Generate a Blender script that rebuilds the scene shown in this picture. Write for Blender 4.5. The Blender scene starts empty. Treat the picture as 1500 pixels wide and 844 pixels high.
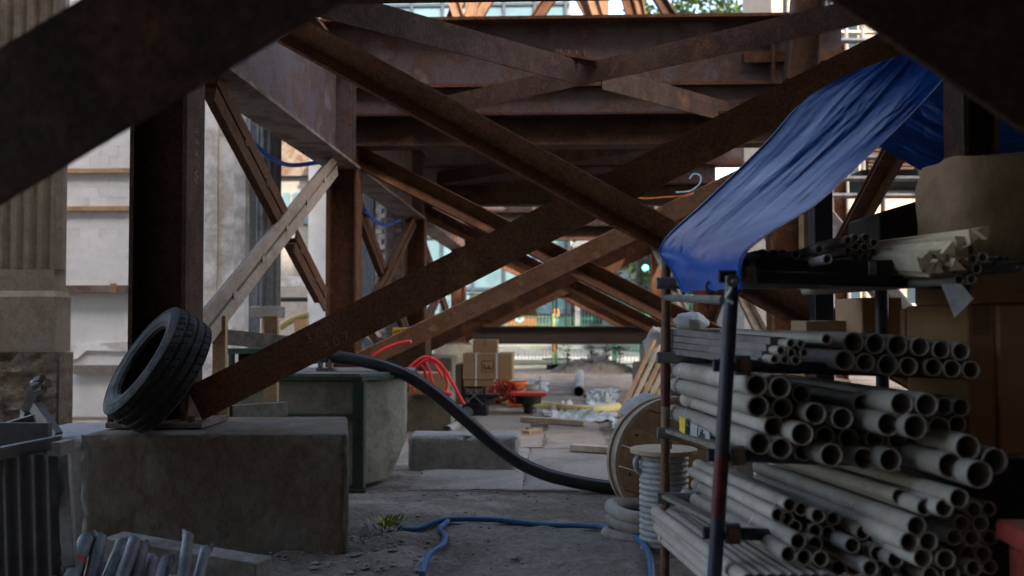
import bpy, bmesh, math, random
from mathutils import Vector, Matrix, noise as mnoise
random.seed(7)
sc = bpy.context.scene
R = math.radians
F = 1458.0
CAM = Vector((0.0, 0.0, 1.12))
YAW, PITCH = R(2.43), R(1.73)

# ------------------------------------------------------------------ camera
cd = bpy.data.cameras.new('camera')
cam = bpy.data.objects.new('camera', cd); sc.collection.objects.link(cam)
cam.location = CAM
cam.rotation_euler = (math.pi/2 + PITCH, 0, YAW)
cd.sensor_width = 36.0; cd.lens = 35.0
cd.clip_start = 0.05; cd.clip_end = 2000
cd.dof.use_dof = True; cd.dof.focus_distance = 4.6; cd.dof.aperture_fstop = 2.6
sc.camera = cam
# ------------------------------------------------------------------ sky and sun
SUN_EL, SUN_AZ = R(42), R(155)           # azimuth clockwise from +Y: behind the camera, a little to the right
w = bpy.data.worlds.new('World'); sc.world = w; w.use_nodes = True
nt = w.node_tree; nt.nodes.clear()
sk = nt.nodes.new('ShaderNodeTexSky'); sk.sky_type = 'NISHITA'; sk.sun_disc = False
sk.sun_elevation = SUN_EL; sk.sun_rotation = SUN_AZ; sk.air_density = 1.0; sk.dust_density = 3.0; sk.ozone_density = 0.5
bg = nt.nodes.new('ShaderNodeBackground'); bg.inputs[1].default_value = 0.15
wo = nt.nodes.new('ShaderNodeOutputWorld')
nt.links.new(sk.outputs[0], bg.inputs[0]); nt.links.new(bg.outputs[0], wo.inputs[0])
sd = bpy.data.lights.new('sun', 'SUN'); sd.energy = 2.0; sd.angle = R(0.5); sd.color = (1.0, 0.93, 0.82)
sun = bpy.data.objects.new('sun', sd); sc.collection.objects.link(sun)
sdir = Vector((math.sin(SUN_AZ)*math.cos(SUN_EL), math.cos(SUN_AZ)*math.cos(SUN_EL), math.sin(SUN_EL)))
sun.rotation_euler = sdir.to_track_quat('Z', 'Y').to_euler()
sun.location = sdir*60
# ------------------------------------------------------------------ render settings
sc.view_settings.view_transform = 'Standard'; sc.view_settings.look = 'None'
sc.view_settings.exposure = 2.58; sc.view_settings.use_white_balance = True; sc.view_settings.white_balance_temperature = 7200; sc.view_settings.gamma = 1.0
sc.render.engine = 'CYCLES'
sc.cycles.use_denoising = True
sc.cycles.max_bounces = 6; sc.cycles.diffuse_bounces = 4; sc.cycles.glossy_bounces = 3
sc.cycles.caustics_reflective = False; sc.cycles.caustics_refractive = False
sc.cycles.sample_clamp_indirect = 4.0

# ------------------------------------------------------------------ pixel -> world helpers (photo pixels, 1500 x 844)
FWD = Vector((-math.sin(YAW)*math.cos(PITCH), math.cos(YAW)*math.cos(PITCH), math.sin(PITCH)))
RGT = Vector((math.cos(YAW), math.sin(YAW), 0)); UPV = RGT.cross(FWD)
def ray(px, py): return FWD + RGT*((px-750)/F) + UPV*((422-py)/F)
def P(px, py, Y):
    d = ray(px, py); return CAM + d*(Y/d.y)
def G(px, py, z=0.0):
    d = ray(px, py); return CAM + d*((z-CAM.z)/d.z)
def PX(px, py, X):
    d = ray(px, py); return CAM + d*(X/d.x)
def V(*a): return Vector(a)
def lerp(a,b,t): return a+(b-a)*t

# ------------------------------------------------------------------ materials
MATS = {}
def M(name, cols, scale=4.0, rough=.8, bump=.25, bscale=None, metallic=0.0, stretch=(1,1,1), spec=.3, lo=.32, hi=.68, fine=.35, var=.12, bdist=.01, rvar=.15, scuff=None):
    m = bpy.data.materials.new(name); m.use_nodes = True
    n = m.node_tree; L = n.links; b = n.nodes['Principled BSDF']
    tc = n.nodes.new('ShaderNodeTexCoord'); oi = n.nodes.new('ShaderNodeObjectInfo')
    mp = n.nodes.new('ShaderNodeMapping'); mp.inputs['Scale'].default_value = stretch
    mul = n.nodes.new('ShaderNodeMath'); mul.operation = 'MULTIPLY'; mul.inputs[1].default_value = 37.0
    L.new(oi.outputs['Random'], mul.inputs[0])
    cx = n.nodes.new('ShaderNodeCombineXYZ')
    for i in range(3): L.new(mul.outputs[0], cx.inputs[i])
    L.new(cx.outputs[0], mp.inputs['Location']); L.new(tc.outputs['Object'], mp.inputs['Vector'])
    no = n.nodes.new('ShaderNodeTexNoise'); no.inputs['Scale'].default_value = scale; no.inputs['Detail'].default_value = 7; no.inputs['Roughness'].default_value = .62
    L.new(mp.outputs[0], no.inputs['Vector'])
    rp = n.nodes.new('ShaderNodeValToRGB'); e = rp.color_ramp.elements
    k = len(cols)
    for i, c in enumerate(cols):
        p = lo + (hi-lo)*i/max(1, k-1)
        if i < 2: e[i].position = p; e[i].color = (*c, 1)
        else: q = e.new(p); q.color = (*c, 1)
    if k == 1: e[1].color = (*cols[0], 1); e[1].position = hi
    L.new(no.outputs['Fac'], rp.inputs[0])
    f2 = n.nodes.new('ShaderNodeTexNoise'); f2.inputs['Scale'].default_value = (bscale or scale*10); f2.inputs['Detail'].default_value = 5; f2.inputs['Roughness'].default_value = .7
    L.new(mp.outputs[0], f2.inputs['Vector'])
    mr = n.nodes.new('ShaderNodeMapRange'); mr.inputs['From Min'].default_value = .25; mr.inputs['From Max'].default_value = .75
    mr.inputs['To Min'].default_value = 1-fine; mr.inputs['To Max'].default_value = 1+fine
    L.new(f2.outputs['Fac'], mr.inputs['Value'])
    mv = n.nodes.new('ShaderNodeMapRange'); mv.inputs['To Min'].default_value = 1-var; mv.inputs['To Max'].default_value = 1+var
    L.new(oi.outputs['Random'], mv.inputs['Value'])
    mm = n.nodes.new('ShaderNodeMath'); mm.operation = 'MULTIPLY'; L.new(mr.outputs[0], mm.inputs[0]); L.new(mv.outputs[0], mm.inputs[1])
    vm = n.nodes.new('ShaderNodeVectorMath'); vm.operation = 'SCALE'; L.new(rp.outputs[0], vm.inputs[0]); L.new(mm.outputs[0], vm.inputs['Scale'])
    col = vm.outputs[0]
    if scuff:
        sc_c, sc_s, sc_t = scuff
        m2 = n.nodes.new('ShaderNodeMapping'); m2.inputs['Scale'].default_value = (sc_s, sc_s, sc_s); L.new(mp.outputs[0], m2.inputs['Vector'])
        n3 = n.nodes.new('ShaderNodeTexNoise'); n3.inputs['Scale'].default_value = 1.0; n3.inputs['Detail'].default_value = 9; n3.inputs['Roughness'].default_value = .72; n3.inputs['Distortion'].default_value = .6
        L.new(m2.outputs[0], n3.inputs['Vector'])
        q = n.nodes.new('ShaderNodeMapRange'); q.inputs['From Min'].default_value = sc_t; q.inputs['From Max'].default_value = sc_t+.07; q.inputs['To Max'].default_value = .7
        L.new(n3.outputs['Fac'], q.inputs['Value'])
        mx = n.nodes.new('ShaderNodeMix'); mx.data_type = 'RGBA'; mx.inputs['B'].default_value = (*sc_c, 1)
        L.new(q.outputs[0], mx.inputs['Factor']); L.new(col, mx.inputs['A']); col = mx.outputs['Result']
    L.new(col, b.inputs['Base Color'])
    rr = n.nodes.new('ShaderNodeMapRange'); rr.inputs['From Min'].default_value = .3; rr.inputs['From Max'].default_value = .7
    rr.inputs['To Min'].default_value = max(.05, rough-rvar); rr.inputs['To Max'].default_value = min(1, rough+rvar)
    L.new(no.outputs['Fac'], rr.inputs['Value']); L.new(rr.outputs[0], b.inputs['Roughness'])
    b.inputs['Metallic'].default_value = metallic; b.inputs['Specular IOR Level'].default_value = spec
    if bump:
        bp = n.nodes.new('ShaderNodeBump'); bp.inputs['Strength'].default_value = bump; bp.inputs['Distance'].default_value = bdist
        L.new(f2.outputs['Fac'], bp.inputs['Height']); L.new(bp.outputs[0], b.inputs['Normal'])
    MATS[name] = m; return m
M('rust', [(.050,.025,.016),(.115,.049,.025),(.075,.034,.02),(.20,.088,.038)], 3.4, .78, .6, 55, spec=.18, fine=.65, lo=.28, hi=.70, scuff=((.26,.19,.14),2.2,.68))
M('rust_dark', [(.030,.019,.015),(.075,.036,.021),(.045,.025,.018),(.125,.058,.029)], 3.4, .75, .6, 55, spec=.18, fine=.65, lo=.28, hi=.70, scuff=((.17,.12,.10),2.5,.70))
M('rust_lit_tint', [(.10,.048,.028),(.20,.088,.046),(.14,.062,.034),(.30,.14,.07)], 3.0, .8, .6, 55, spec=.15, fine=.6, lo=.28, hi=.70, scuff=((.34,.26,.20),1.9,.63))  # lighter rust copy, weak front light made up for in the colour
M('beam_black', [(.016,.012,.011),(.03,.02,.016)], 3, .7, .3, 60, spec=.2)
M('scale', [(.060,.032,.027),(.085,.066,.074),(.075,.038,.027),(.12,.098,.110)], 2.6, .58, .5, 60, spec=.3, fine=.55)
M('rust_tan', [(.26,.19,.145),(.36,.28,.22),(.22,.135,.085)], 3, .7, .2, 40, fine=.3, stretch=(1,.5,1))
M('rust_grey', [(.13,.075,.05),(.20,.165,.14),(.11,.055,.034),(.23,.20,.18)], 2.5, .7, .25, 40, fine=.35)
M('rust_pale', [(.12,.058,.034),(.20,.11,.068),(.15,.066,.036),(.28,.20,.145)], 3, .75, .3, 50, fine=.4)
M('rust_sun_tint', [(.16,.08,.05),(.27,.15,.095),(.21,.11,.07)], 3, .8, .3, 30)  # lighter copy of the rust with sunlight put into the colour
M('concrete', [(.21,.20,.19),(.30,.29,.275),(.25,.235,.215)], 3, .9, .5, 45, fine=.3, bdist=.008)
M('concrete_stain', [(.12,.103,.085),(.19,.165,.138),(.165,.115,.072),(.23,.205,.18)], 2.3, .9, .6, 30, fine=.32, stretch=(1,1,.8), bdist=.012, scuff=((.075,.07,.064),2.2,.62))
M('concrete_white', [(.70,.69,.68),(.80,.79,.78),(.46,.44,.41),(.80,.79,.78)], 1.8, .9, .35, 30, fine=.12)
M('paint_white', [(.62,.63,.64),(.70,.70,.70),(.56,.56,.55)], 1.2, .85, .25, 40, fine=.08, var=.04)
M('stone', [(.115,.092,.070),(.16,.132,.104),(.09,.071,.053)], 2.5, .9, .5, 35, fine=.25, bdist=.012)
M('stone_rough', [(.09,.07,.052),(.14,.112,.083),(.06,.045,.034)], 5, .95, 1.0, 18, fine=.4, bdist=.05)
M('beige_conc', [(.165,.152,.115),(.25,.23,.18),(.10,.09,.066)], 2.4, .9, .6, 30, fine=.25, bdist=.012)
M('ground', [(.14,.112,.087),(.28,.24,.20),(.18,.148,.119),(.36,.315,.268)], 0.85, .95, .9, 30, fine=.45, bdist=.024, lo=.36, hi=.64)
M('dirt', [(.10,.085,.075),(.16,.14,.125),(.20,.18,.165)], 2, .95, .9, 22, fine=.45, bdist=.03)
M('slab', [(.24,.212,.182),(.31,.278,.242),(.19,.164,.138)], 1.6, .92, .5, 40, fine=.3)
M('pebble', [(.32,.29,.255),(.50,.46,.42)], 6, .9, .3, 40, var=.5)
M('asphalt', [(.09,.09,.095),(.12,.12,.125)], 1, .85, .3, 60)
M('pavement', [(.17,.17,.17),(.21,.21,.205)], 1.2, .9, .2, 40)
M('wood', [(.36,.22,.12),(.45,.285,.16),(.29,.17,.09)], 3, .8, .25, 30, stretch=(1,1,1), fine=.25, var=.18)
M('wood_pale', [(.48,.37,.24),(.56,.44,.30),(.43,.32,.20)], 3, .75, .2, 30, fine=.2, var=.15)
M('wood_grey', [(.15,.128,.106),(.22,.195,.168),(.11,.09,.074)], 4, .9, .4, 30, fine=.35, var=.15)
M('wood_white', [(.36,.29,.22),(.45,.37,.29),(.28,.215,.155)], 4, .85, .3, 30, fine=.25)
M('pvc', [(.32,.285,.243),(.39,.355,.312),(.26,.228,.19)], 3, .55, .12, 30, spec=.3, fine=.2, var=.2, scuff=((.36,.34,.31),6,.64))
M('pvc_in', [(.05,.05,.055)], 2, .8, 0, 40, fine=.1)
M('tube_grey', [(.17,.175,.185),(.24,.245,.255),(.13,.133,.138)], 4, .55, .3, 30, spec=.4, fine=.2)
M('sleeve', [(.10,.105,.115),(.16,.165,.175),(.075,.078,.082)], 5, .5, .3, 30, spec=.4, fine=.25)
M('galv', [(.14,.138,.138),(.22,.217,.215),(.10,.095,.09)], 5, .5, .2, 40, metallic=.5, fine=.25)
M('corr_grey', [(.085,.086,.09),(.13,.132,.137),(.06,.058,.057)], 3, .6, .2, 40, metallic=.3, fine=.25)
M('tyre', [(.012,.012,.0125),(.026,.026,.026),(.017,.017,.017),(.085,.080,.073)], 5, .75, .3, 50, spec=.3, fine=.3)
M('rubber', [(.008,.0085,.009),(.018,.0185,.019)], 4, .38, .12, 50, spec=.45, fine=.2)
M('black', [(.012,.012,.014),(.022,.022,.025)], 4, .6, .2, 40, fine=.3)
M('tarp', [(.004,.066,.33),(.006,.088,.42),(.004,.055,.27)], 2.5, .40, .12, 90, spec=.3, fine=.1, rvar=.08, scuff=((.05,.15,.42),7,.69))
M('post_blue', [(.010,.014,.030),(.018,.024,.046),(.035,.024,.02)], 8, .5, .2, 50, spec=.5, fine=.3)
M('red_worn', [(.085,.018,.02),(.12,.024,.024),(.03,.02,.025)], 9, .5, .2, 50, fine=.3)
M('wood_reel', [(.42,.26,.14),(.52,.33,.19),(.34,.20,.11)], 3, .8, .25, 30, fine=.25, var=.15)
M('red_paint', [(.22,.035,.028),(.30,.048,.035),(.13,.03,.025)], 8, .5, .2, 50, fine=.3)
M('hose_blue', [(.035,.13,.30),(.055,.17,.37)], 6, .45, .08, 60, spec=.4, fine=.15)
M('cable_blue', [(.012,.07,.36),(.02,.09,.42)], 6, .45, .05, 60)
M('hose_red', [(.50,.02,.03),(.62,.035,.04)], 6, .4, .1, 40)
M('plastic_red', [(.45,.035,.03),(.55,.05,.04)], 5, .5, .1, 40)
M('plastic_orange', [(.62,.14,.02),(.70,.18,.03)], 5, .5, .1, 40)
M('plastic_yellow', [(.58,.47,.16),(.66,.54,.22)], 5, .55, .15, 40)
M('plastic_white', [(.36,.36,.355),(.45,.45,.445)], 5, .5, .2, 30)
M('film', [(.34,.345,.35),(.46,.465,.47)], 5, .3, .6, 14, spec=.6, fine=.1)
M('card', [(.33,.205,.115),(.38,.24,.14),(.30,.18,.10)], 2.5, .85, .12, 40, fine=.1, var=.1)
M('card_dark', [(.24,.16,.10),(.29,.195,.125)], 2.5, .85, .12, 40, fine=.1)
M('kraft', [(.19,.118,.066),(.25,.158,.09),(.16,.10,.056)], 3, .8, .4, 18, fine=.12, bdist=.02)
M('strap', [(.66,.66,.68)], 5, .5, 0)
M('ink', [(.04,.03,.03)], 5, .8, 0)
M('chalk', [(.18,.14,.12)], 30, .95, 0)
M('green', [(.022,.052,.034),(.034,.075,.048),(.07,.066,.052)], 7, .6, .2, 50, fine=.3)
M('fence_green', [(.16,.27,.13),(.20,.33,.16)], 3, .6, 0)
M('fence_teal', [(.05,.20,.13),(.07,.25,.16)], 3, .6, 0)
M('sign_red', [(.30,.09,.055),(.34,.11,.065)], 5, .6, 0)
M('sign_blue', [(.35,.55,.66)], 5, .6, 0)
M('sign_yellow', [(.75,.58,.06)], 5, .6, 0)
M('text_red', [(.6,.03,.05)], 5, .6, 0)
M('rope_orange', [(.75,.13,.03)], 5, .5, 0)  # plain orange of the rope
M('brick_dark', [(.11,.075,.07),(.16,.10,.09),(.085,.07,.07)], 3, .9, .4, 40, var=.3)
M('brick_white', [(.48,.46,.43),(.58,.56,.53),(.38,.36,.33)], 4, .85, .4, 40, var=.15)
M('mortar', [(.33,.31,.29),(.42,.40,.38)], 6, .95, .8, 30)
M('peach', [(.42,.32,.24),(.48,.38,.30)], 1, .9, .2, 20)
M('grey_panel', [(.13,.15,.17),(.18,.20,.22)], 1, .7, .1, 20)
M('mullion', [(.035,.05,.07)], 5, .5, 0)
M('glass_blue', [(.09,.17,.21),(.13,.22,.26),(.07,.135,.175)], .35, .2, 0, spec=.35, fine=.05, var=.25)
M('glass_dark', [(.02,.035,.05),(.04,.06,.08)], .4, .15, 0, spec=.35, fine=.05, var=.3)
M('leaf', [(.045,.09,.022),(.08,.14,.035),(.055,.11,.03)], 1.2, .6, 0, var=.3, fine=.3)
M('leaf_lime', [(.22,.30,.03),(.30,.38,.05)], 4, .6, 0, fine=.2)
M('grass_mat', [(.09,.12,.03),(.14,.16,.05)], 4, .8, 0)
M('bark', [(.06,.045,.035),(.10,.08,.06)], 5, .9, .5, 25)
M('shade_wood', [(.10,.075,.05),(.14,.105,.07)], 2, .9, .3, 30)  # wood tone of the added shade wall and panels
M('shade_brick', [(.12,.08,.06),(.16,.11,.08)], 2, .9, .3, 20)  # brick tone of the added shade block
def emis(name, col, s):
    m = bpy.data.materials.new(name); m.use_nodes = True; b = m.node_tree.nodes['Principled BSDF']
    b.inputs['Base Color'].default_value = (*col, 1); b.inputs['Emission Color'].default_value = (*col, 1); b.inputs['Emission Strength'].default_value = s
    MATS[name] = m
emis('signal_green', (.1, .9, .65), 1.2); emis('signal_red', (1, .12, .05), 5); emis('lamp_white', (1, .93, .8), 5)

# ------------------------------------------------------------------ mesh helpers
def frame(d, up=Vector((0,0,1))):
    w_ = d.normalized()
    if abs(w_.dot(up)) > .999: up = Vector((0,1,0))
    u = up.cross(w_).normalized(); v = w_.cross(u)
    return u, v, w_
class MB:
    def __init__(s): s.v = []; s.f = []
    def add(s, vs, fs):
        o = len(s.v); s.v += [Vector(p) for p in vs]; s.f += [tuple(i+o for i in q) for q in fs]; return s
    def box(s, a, b):
        x0,x1 = sorted((a[0],b[0])); y0,y1 = sorted((a[1],b[1])); z0,z1 = sorted((a[2],b[2]))
        return s.add([(x0,y0,z0),(x1,y0,z0),(x1,y1,z0),(x0,y1,z0),(x0,y0,z1),(x1,y0,z1),(x1,y1,z1),(x0,y1,z1)],
                     [(0,3,2,1),(4,5,6,7),(0,1,5,4),(1,2,6,5),(2,3,7,6),(3,0,4,7)])
    def ext(s, prof, p0, p1, up=Vector((0,0,1)), mir=1):
        p0, p1 = Vector(p0), Vector(p1); u, v, w_ = frame(p1-p0, up); n = len(prof)
        vs = [p0+u*a*mir+v*b for a,b in prof] + [p1+u*a*mir+v*b for a,b in prof]
        fs = [(i,(i+1)%n,n+(i+1)%n,n+i) for i in range(n)] + [tuple(range(n-1,-1,-1)), tuple(range(n,2*n))]
        return s.add(vs, fs)
    def bar(s, p0, p1, wd, ht, up=Vector((0,0,1))):
        a, b = wd/2, ht/2
        return s.ext([(-a,-b),(a,-b),(a,b),(-a,b)], p0, p1, up)
    def tube(s, pts, r, n=10, cap=True):
        pts = [Vector(p) for p in pts]; m = len(pts); rings = []
        u, v, _ = frame(pts[1]-pts[0])
        for i, p in enumerate(pts):
            t = (pts[min(i+1,m-1)]-pts[max(i-1,0)]).normalized()
            u = (u - t*u.dot(t)).normalized(); v = t.cross(u)
            rr = r[i] if isinstance(r, (list,tuple)) else r
            rings += [p + (u*math.cos(2*math.pi*k/n)+v*math.sin(2*math.pi*k/n))*rr for k in range(n)]
        fs = [(i*n+k, i*n+(k+1)%n, (i+1)*n+(k+1)%n, (i+1)*n+k) for i in range(m-1) for k in range(n)]
        if cap: fs += [tuple(range(n-1,-1,-1)), tuple(range((m-1)*n, m*n))]
        return s.add(rings, fs)
    def lathe(s, prof, c, axis=Vector((0,0,1)), n=32, closed=False):
        c = Vector(c); u, v, w_ = frame(Vector(axis)); m = len(prof)
        vs = [c + w_*h + (u*math.cos(2*math.pi*k/n)+v*math.sin(2*math.pi*k/n))*r for k in range(n) for r,h in prof]
        q = m if closed else m-1
        fs = [(k*m+i, ((k+1)%n)*m+i, ((k+1)%n)*m+(i+1)%m, k*m+(i+1)%m) for k in range(n) for i in range(q)]
        return s.add(vs, fs)
    def build(s, name, mat, parent=None, smooth=True, bevel=0, ang=35, org=None):
        vs = s.v
        if org is None:
            xs = [p.x for p in vs]; ys = [p.y for p in vs]; zs = [p.z for p in vs]
            org = Vector(((min(xs)+max(xs))/2, (min(ys)+max(ys))/2, min(zs)))
        org = Vector(org)
        me = bpy.data.meshes.new(name)
        me.from_pydata([tuple(p-org) for p in vs], [], s.f); me.update()
        bm = bmesh.new(); bm.from_mesh(me); bmesh.ops.recalc_face_normals(bm, faces=bm.faces); bm.to_mesh(me); bm.free()
        if smooth:
            me.polygons.foreach_set('use_smooth', [True]*len(me.polygons)); me.set_sharp_from_angle(angle=R(ang))
        me.materials.append(MATS[mat])
        o = bpy.data.objects.new(name, me); sc.collection.objects.link(o)
        if parent is not None:
            o.parent = parent; o.location = org - wloc(parent)
        else: o.location = org
        if bevel:
            md = o.modifiers.new('edge', 'BEVEL'); md.width = bevel; md.segments = 2; md.limit_method = 'ANGLE'
        return o
def roughbox(a, b, step=.03, amp=.004, chip=.02, seed=0, warp=None):
    mb = MB(); a, b = Vector(a), Vector(b); L_ = b-a
    def disp(p):
        n = mnoise.noise_vector(p*9+V(seed,0,0))*amp + mnoise.noise_vector(p*28+V(0,seed,0))*amp*.5
        e = sorted((min(p[i]-a[i], b[i]-p[i]), i) for i in range(3))
        q = Vector(p)
        if e[1][0] < .03:      # close to an edge: round and chip it
            k = chip*(.25+max(0, mnoise.noise(p*7+V(0,0,seed+3)))*1.6+max(0, mnoise.noise(p*21+V(3,0,seed)))*.8)*(1-e[1][0]/.03)
            for d_, i in e[:2]: q[i] += k*(1 if p[i]-a[i] < b[i]-p[i] else -1)
        q += n
        return warp(q) if warp else q
    for ax in range(3):
        u, v = [i for i in range(3) if i != ax]
        nu, nv = max(2, int(L_[u]/step)), max(2, int(L_[v]/step))
        for side in (a[ax], b[ax]):
            vs = []
            for j in range(nv+1):
                for i in range(nu+1):
                    p = Vector((0,0,0)); p[ax] = side; p[u] = a[u]+L_[u]*i/nu; p[v] = a[v]+L_[v]*j/nv
                    vs.append(disp(p))
            mb.add(vs, [(j*(nu+1)+i, j*(nu+1)+i+1, (j+1)*(nu+1)+i+1, (j+1)*(nu+1)+i) for j in range(nv) for i in range(nu)])
    return mb
def weld(o):
    bm = bmesh.new(); bm.from_mesh(o.data); bmesh.ops.remove_doubles(bm, verts=bm.verts, dist=.0008); bmesh.ops.recalc_face_normals(bm, faces=bm.faces); bm.to_mesh(o.data); bm.free()
    o.data.polygons.foreach_set('use_smooth', [True]*len(o.data.polygons)); o.data.set_sharp_from_angle(angle=R(50)); return o
def wloc(o):
    p = Vector(o.location)
    while o.parent: o = o.parent; p += Vector(o.location)
    return p
def tag(o, label, cat, group=None, kind=None):
    o['label'] = label; o['category'] = cat
    if group: o['group'] = group
    if kind: o['kind'] = kind
    return o
def struct(o): o['kind'] = 'structure'; return o
def T(name, label, cat, loc=(0,0,0), group=None):
    o = bpy.data.objects.new(name, None); o.empty_display_size = .1; sc.collection.objects.link(o); o.location = loc
    return tag(o, label, cat, group)
def spline(pts, k=8):
    pts = [Vector(p) for p in pts]; out = []
    for i in range(len(pts)-1):
        a, b, c, d = pts[max(i-1,0)], pts[i], pts[i+1], pts[min(i+2,len(pts)-1)]
        for j in range(k):
            t = j/k
            out.append(.5*((2*b)+(c-a)*t+(2*a-5*b+4*c-d)*t*t+(3*b-a-3*c+d)*t**3))
    return out + [pts[-1]]
def instance(name, me, loc, rot=None, scale=None, parent=None):
    o = bpy.data.objects.new(name, me); sc.collection.objects.link(o); o.location = loc
    if rot is not None: o.rotation_mode = 'QUATERNION'; o.rotation_quaternion = rot
    if scale is not None: o.scale = scale
    if parent is not None: o.parent = parent
    return o
def text(s, loc, size, mat, parent, rot=(math.pi/2,0,0), name='lettering', ext=.001, shear=0):
    c = bpy.data.curves.new(name, 'FONT'); c.body = s; c.size = size; c.align_x = 'CENTER'; c.align_y = 'CENTER'; c.extrude = ext; c.shear = shear
    c.materials.append(MATS[mat])
    o = bpy.data.objects.new(name, c); sc.collection.objects.link(o); o.parent = parent; o.location = Vector(loc)-wloc(parent); o.rotation_euler = rot
    return o
def Ibeam(d, b, tw=.012, tf=.02):   # web along v (height d), flange width b along u
    h, w2, t = d/2, b/2, tw/2
    return [(-w2,-h),(w2,-h),(w2,-h+tf),(t,-h+tf),(t,h-tf),(w2,h-tf),(w2,h),(-w2,h),(-w2,h-tf),(-t,h-tf),(-t,-h+tf),(-w2,-h+tf)]
def Lsec(a, b, t=.014):             # heel at origin, legs +u (a) and -v (b)
    return [(0,0),(a,0),(a,-t),(t,-t),(t,-b),(0,-b)]
def rotp(prof, ang, off=(0,0)):
    c, s_ = math.cos(ang), math.sin(ang)
    return [(a*c-b*s_+off[0], a*s_+b*c+off[1]) for a,b in prof]

# ================================================================== GROUND
def gz(x, y):
    if -.98 < x < .54 and 6.4 < y < 14.3: return .0
    near = max(0, min(1, (24-y)/6))*max(0, min(1, (6-abs(x))/2))
    hump = .05*max(0, 1-abs(y-4.75)/.55)*(1 if -1.3 < x < .75 else 0)
    n = .022*mnoise.noise(V(x*1.1, y*1.1, 0)) + .010*mnoise.noise(V(x*4, y*4, 3)) + .008*mnoise.noise(V(x*8, y*8, 5)) + (.004*mnoise.noise(V(x*17, y*17, 8)) if y < 7 else 0)
    return near*(n*(2.2 if y < 5.9 else .9)) + near*hump*(.6+.6*mnoise.noise(V(x*2, y*2, 9)))
xs = [-400,-120,-40,-15,-8,-6] + [-5+.14*i for i in range(20)] + [-2.15+.04*i for i in range(86)] + [1.35+.15*i for i in range(19)] + [4.2,5,7,12,40,120,400]
ys = [-60,-20,-4,0,2,3] + [3.4+.1*i for i in range(8)] + [4.15+.04*i for i in range(60)] + [6.55+.1*i for i in range(21)] + [8.7+.2*i for i in range(80)] + [25,26,30,60,200,900]
mb = MB(); nx = len(xs)
for y in ys:
    for x in xs: mb.v.append(V(x, y, gz(x, y)))
mb.f = [(j*nx+i, j*nx+i+1, (j+1)*nx+i+1, (j+1)*nx+i) for j in range(len(ys)-1) for i in range(nx-1)]
struct(mb.build('ground', 'ground', org=(0,0,0)))
# worn concrete slabs of the access path, with joints
path = struct(MB().box((-.95,6.45,-.10),(.52,6.47,.006)).build('path', 'slab'))
for (x0,y0,x1,y1) in [(-.95,6.5,-.22,8.6),(-.2,6.5,.5,8.55),(-.95,8.63,-.1,11.4),(-.08,8.58,.46,11.4),(-.2,11.43,.42,14.2)]:
    mb = MB(); n = 10
    for j in range(n+1):
        for i in range(n+1):
            a, b = i/n, j/n
            ed = .03 if (i in (0,n) or j in (0,n)) else 0
            mb.v.append(V(x0+(x1-x0)*a + ed*(random.random()-.5), y0+(y1-y0)*b + ed*(random.random()-.5), 0.014 + .003*mnoise.noise(V(a*5+x0, b*5, y0)) - (.008 if ed else 0)))
    mb.f = [(j*(n+1)+i, j*(n+1)+i+1, (j+1)*(n+1)+i+1, (j+1)*(n+1)+i) for j in range(n) for i in range(n)]
    mb.build('slab', 'slab', path)
# gravel and crumbs
mb = MB()
ico = [(0,0,1),(.9,0,.2),(.25,.85,.3),(-.7,.5,.2),(-.7,-.55,.25),(.3,-.85,.2),(0,0,-.6)]
icf = [(0,1,2),(0,2,3),(0,3,4),(0,4,5),(0,5,1),(6,2,1),(6,3,2),(6,4,3),(6,5,4),(6,1,5)]
def stones(n, fx, fy, smin, smax):
    for _ in range(n):
        x, y = fx(), fy(); s_ = random.uniform(smin, smax)*random.choice((.5,.6,.8,1)); a = random.uniform(0,6.3); z = gz(x,y)
        mb.add([(x+s_*(p[0]*math.cos(a)-p[1]*math.sin(a))*random.uniform(.7,1.2), y+s_*(p[0]*math.sin(a)+p[1]*math.cos(a)), z+s_*.6*(p[2]+.3)) for p in ico], icf)
stones(260, lambda: random.uniform(-2.2,1.1), lambda: random.uniform(4.25,7), .006, .018)
stones(260, lambda: random.gauss(-1.1,.35), lambda: random.gauss(4.75,.25), .008, .03)
stones(500, lambda: random.uniform(-2.0,1.6), lambda: random.uniform(7,15), .008, .03)
stones(30, lambda: random.uniform(-1.4,.9), lambda: random.uniform(4.3,6.3), .012, .028)
stones(60, lambda: random.uniform(-.9,-.1), lambda: random.uniform(6.3,6.6), .006, .02)
o = mb.build('gravel', 'pebble', smooth=False, org=(0,0,0)); o['kind'] = 'stuff'; o['label'] = 'loose gravel and crumbs over the dusty ground'

# street beyond the fence
struct(MB().box((-60,24.2,-.2),(60,27.0,.10)).build('pavement', 'pavement'))
struct(MB().box((-60,27.02,-.2),(60,36,.012)).build('road', 'asphalt'))
struct(MB().box((-60,36.02,-.2),(60,39.9,.12)).build('far_pavement', 'pavement'))

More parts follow.
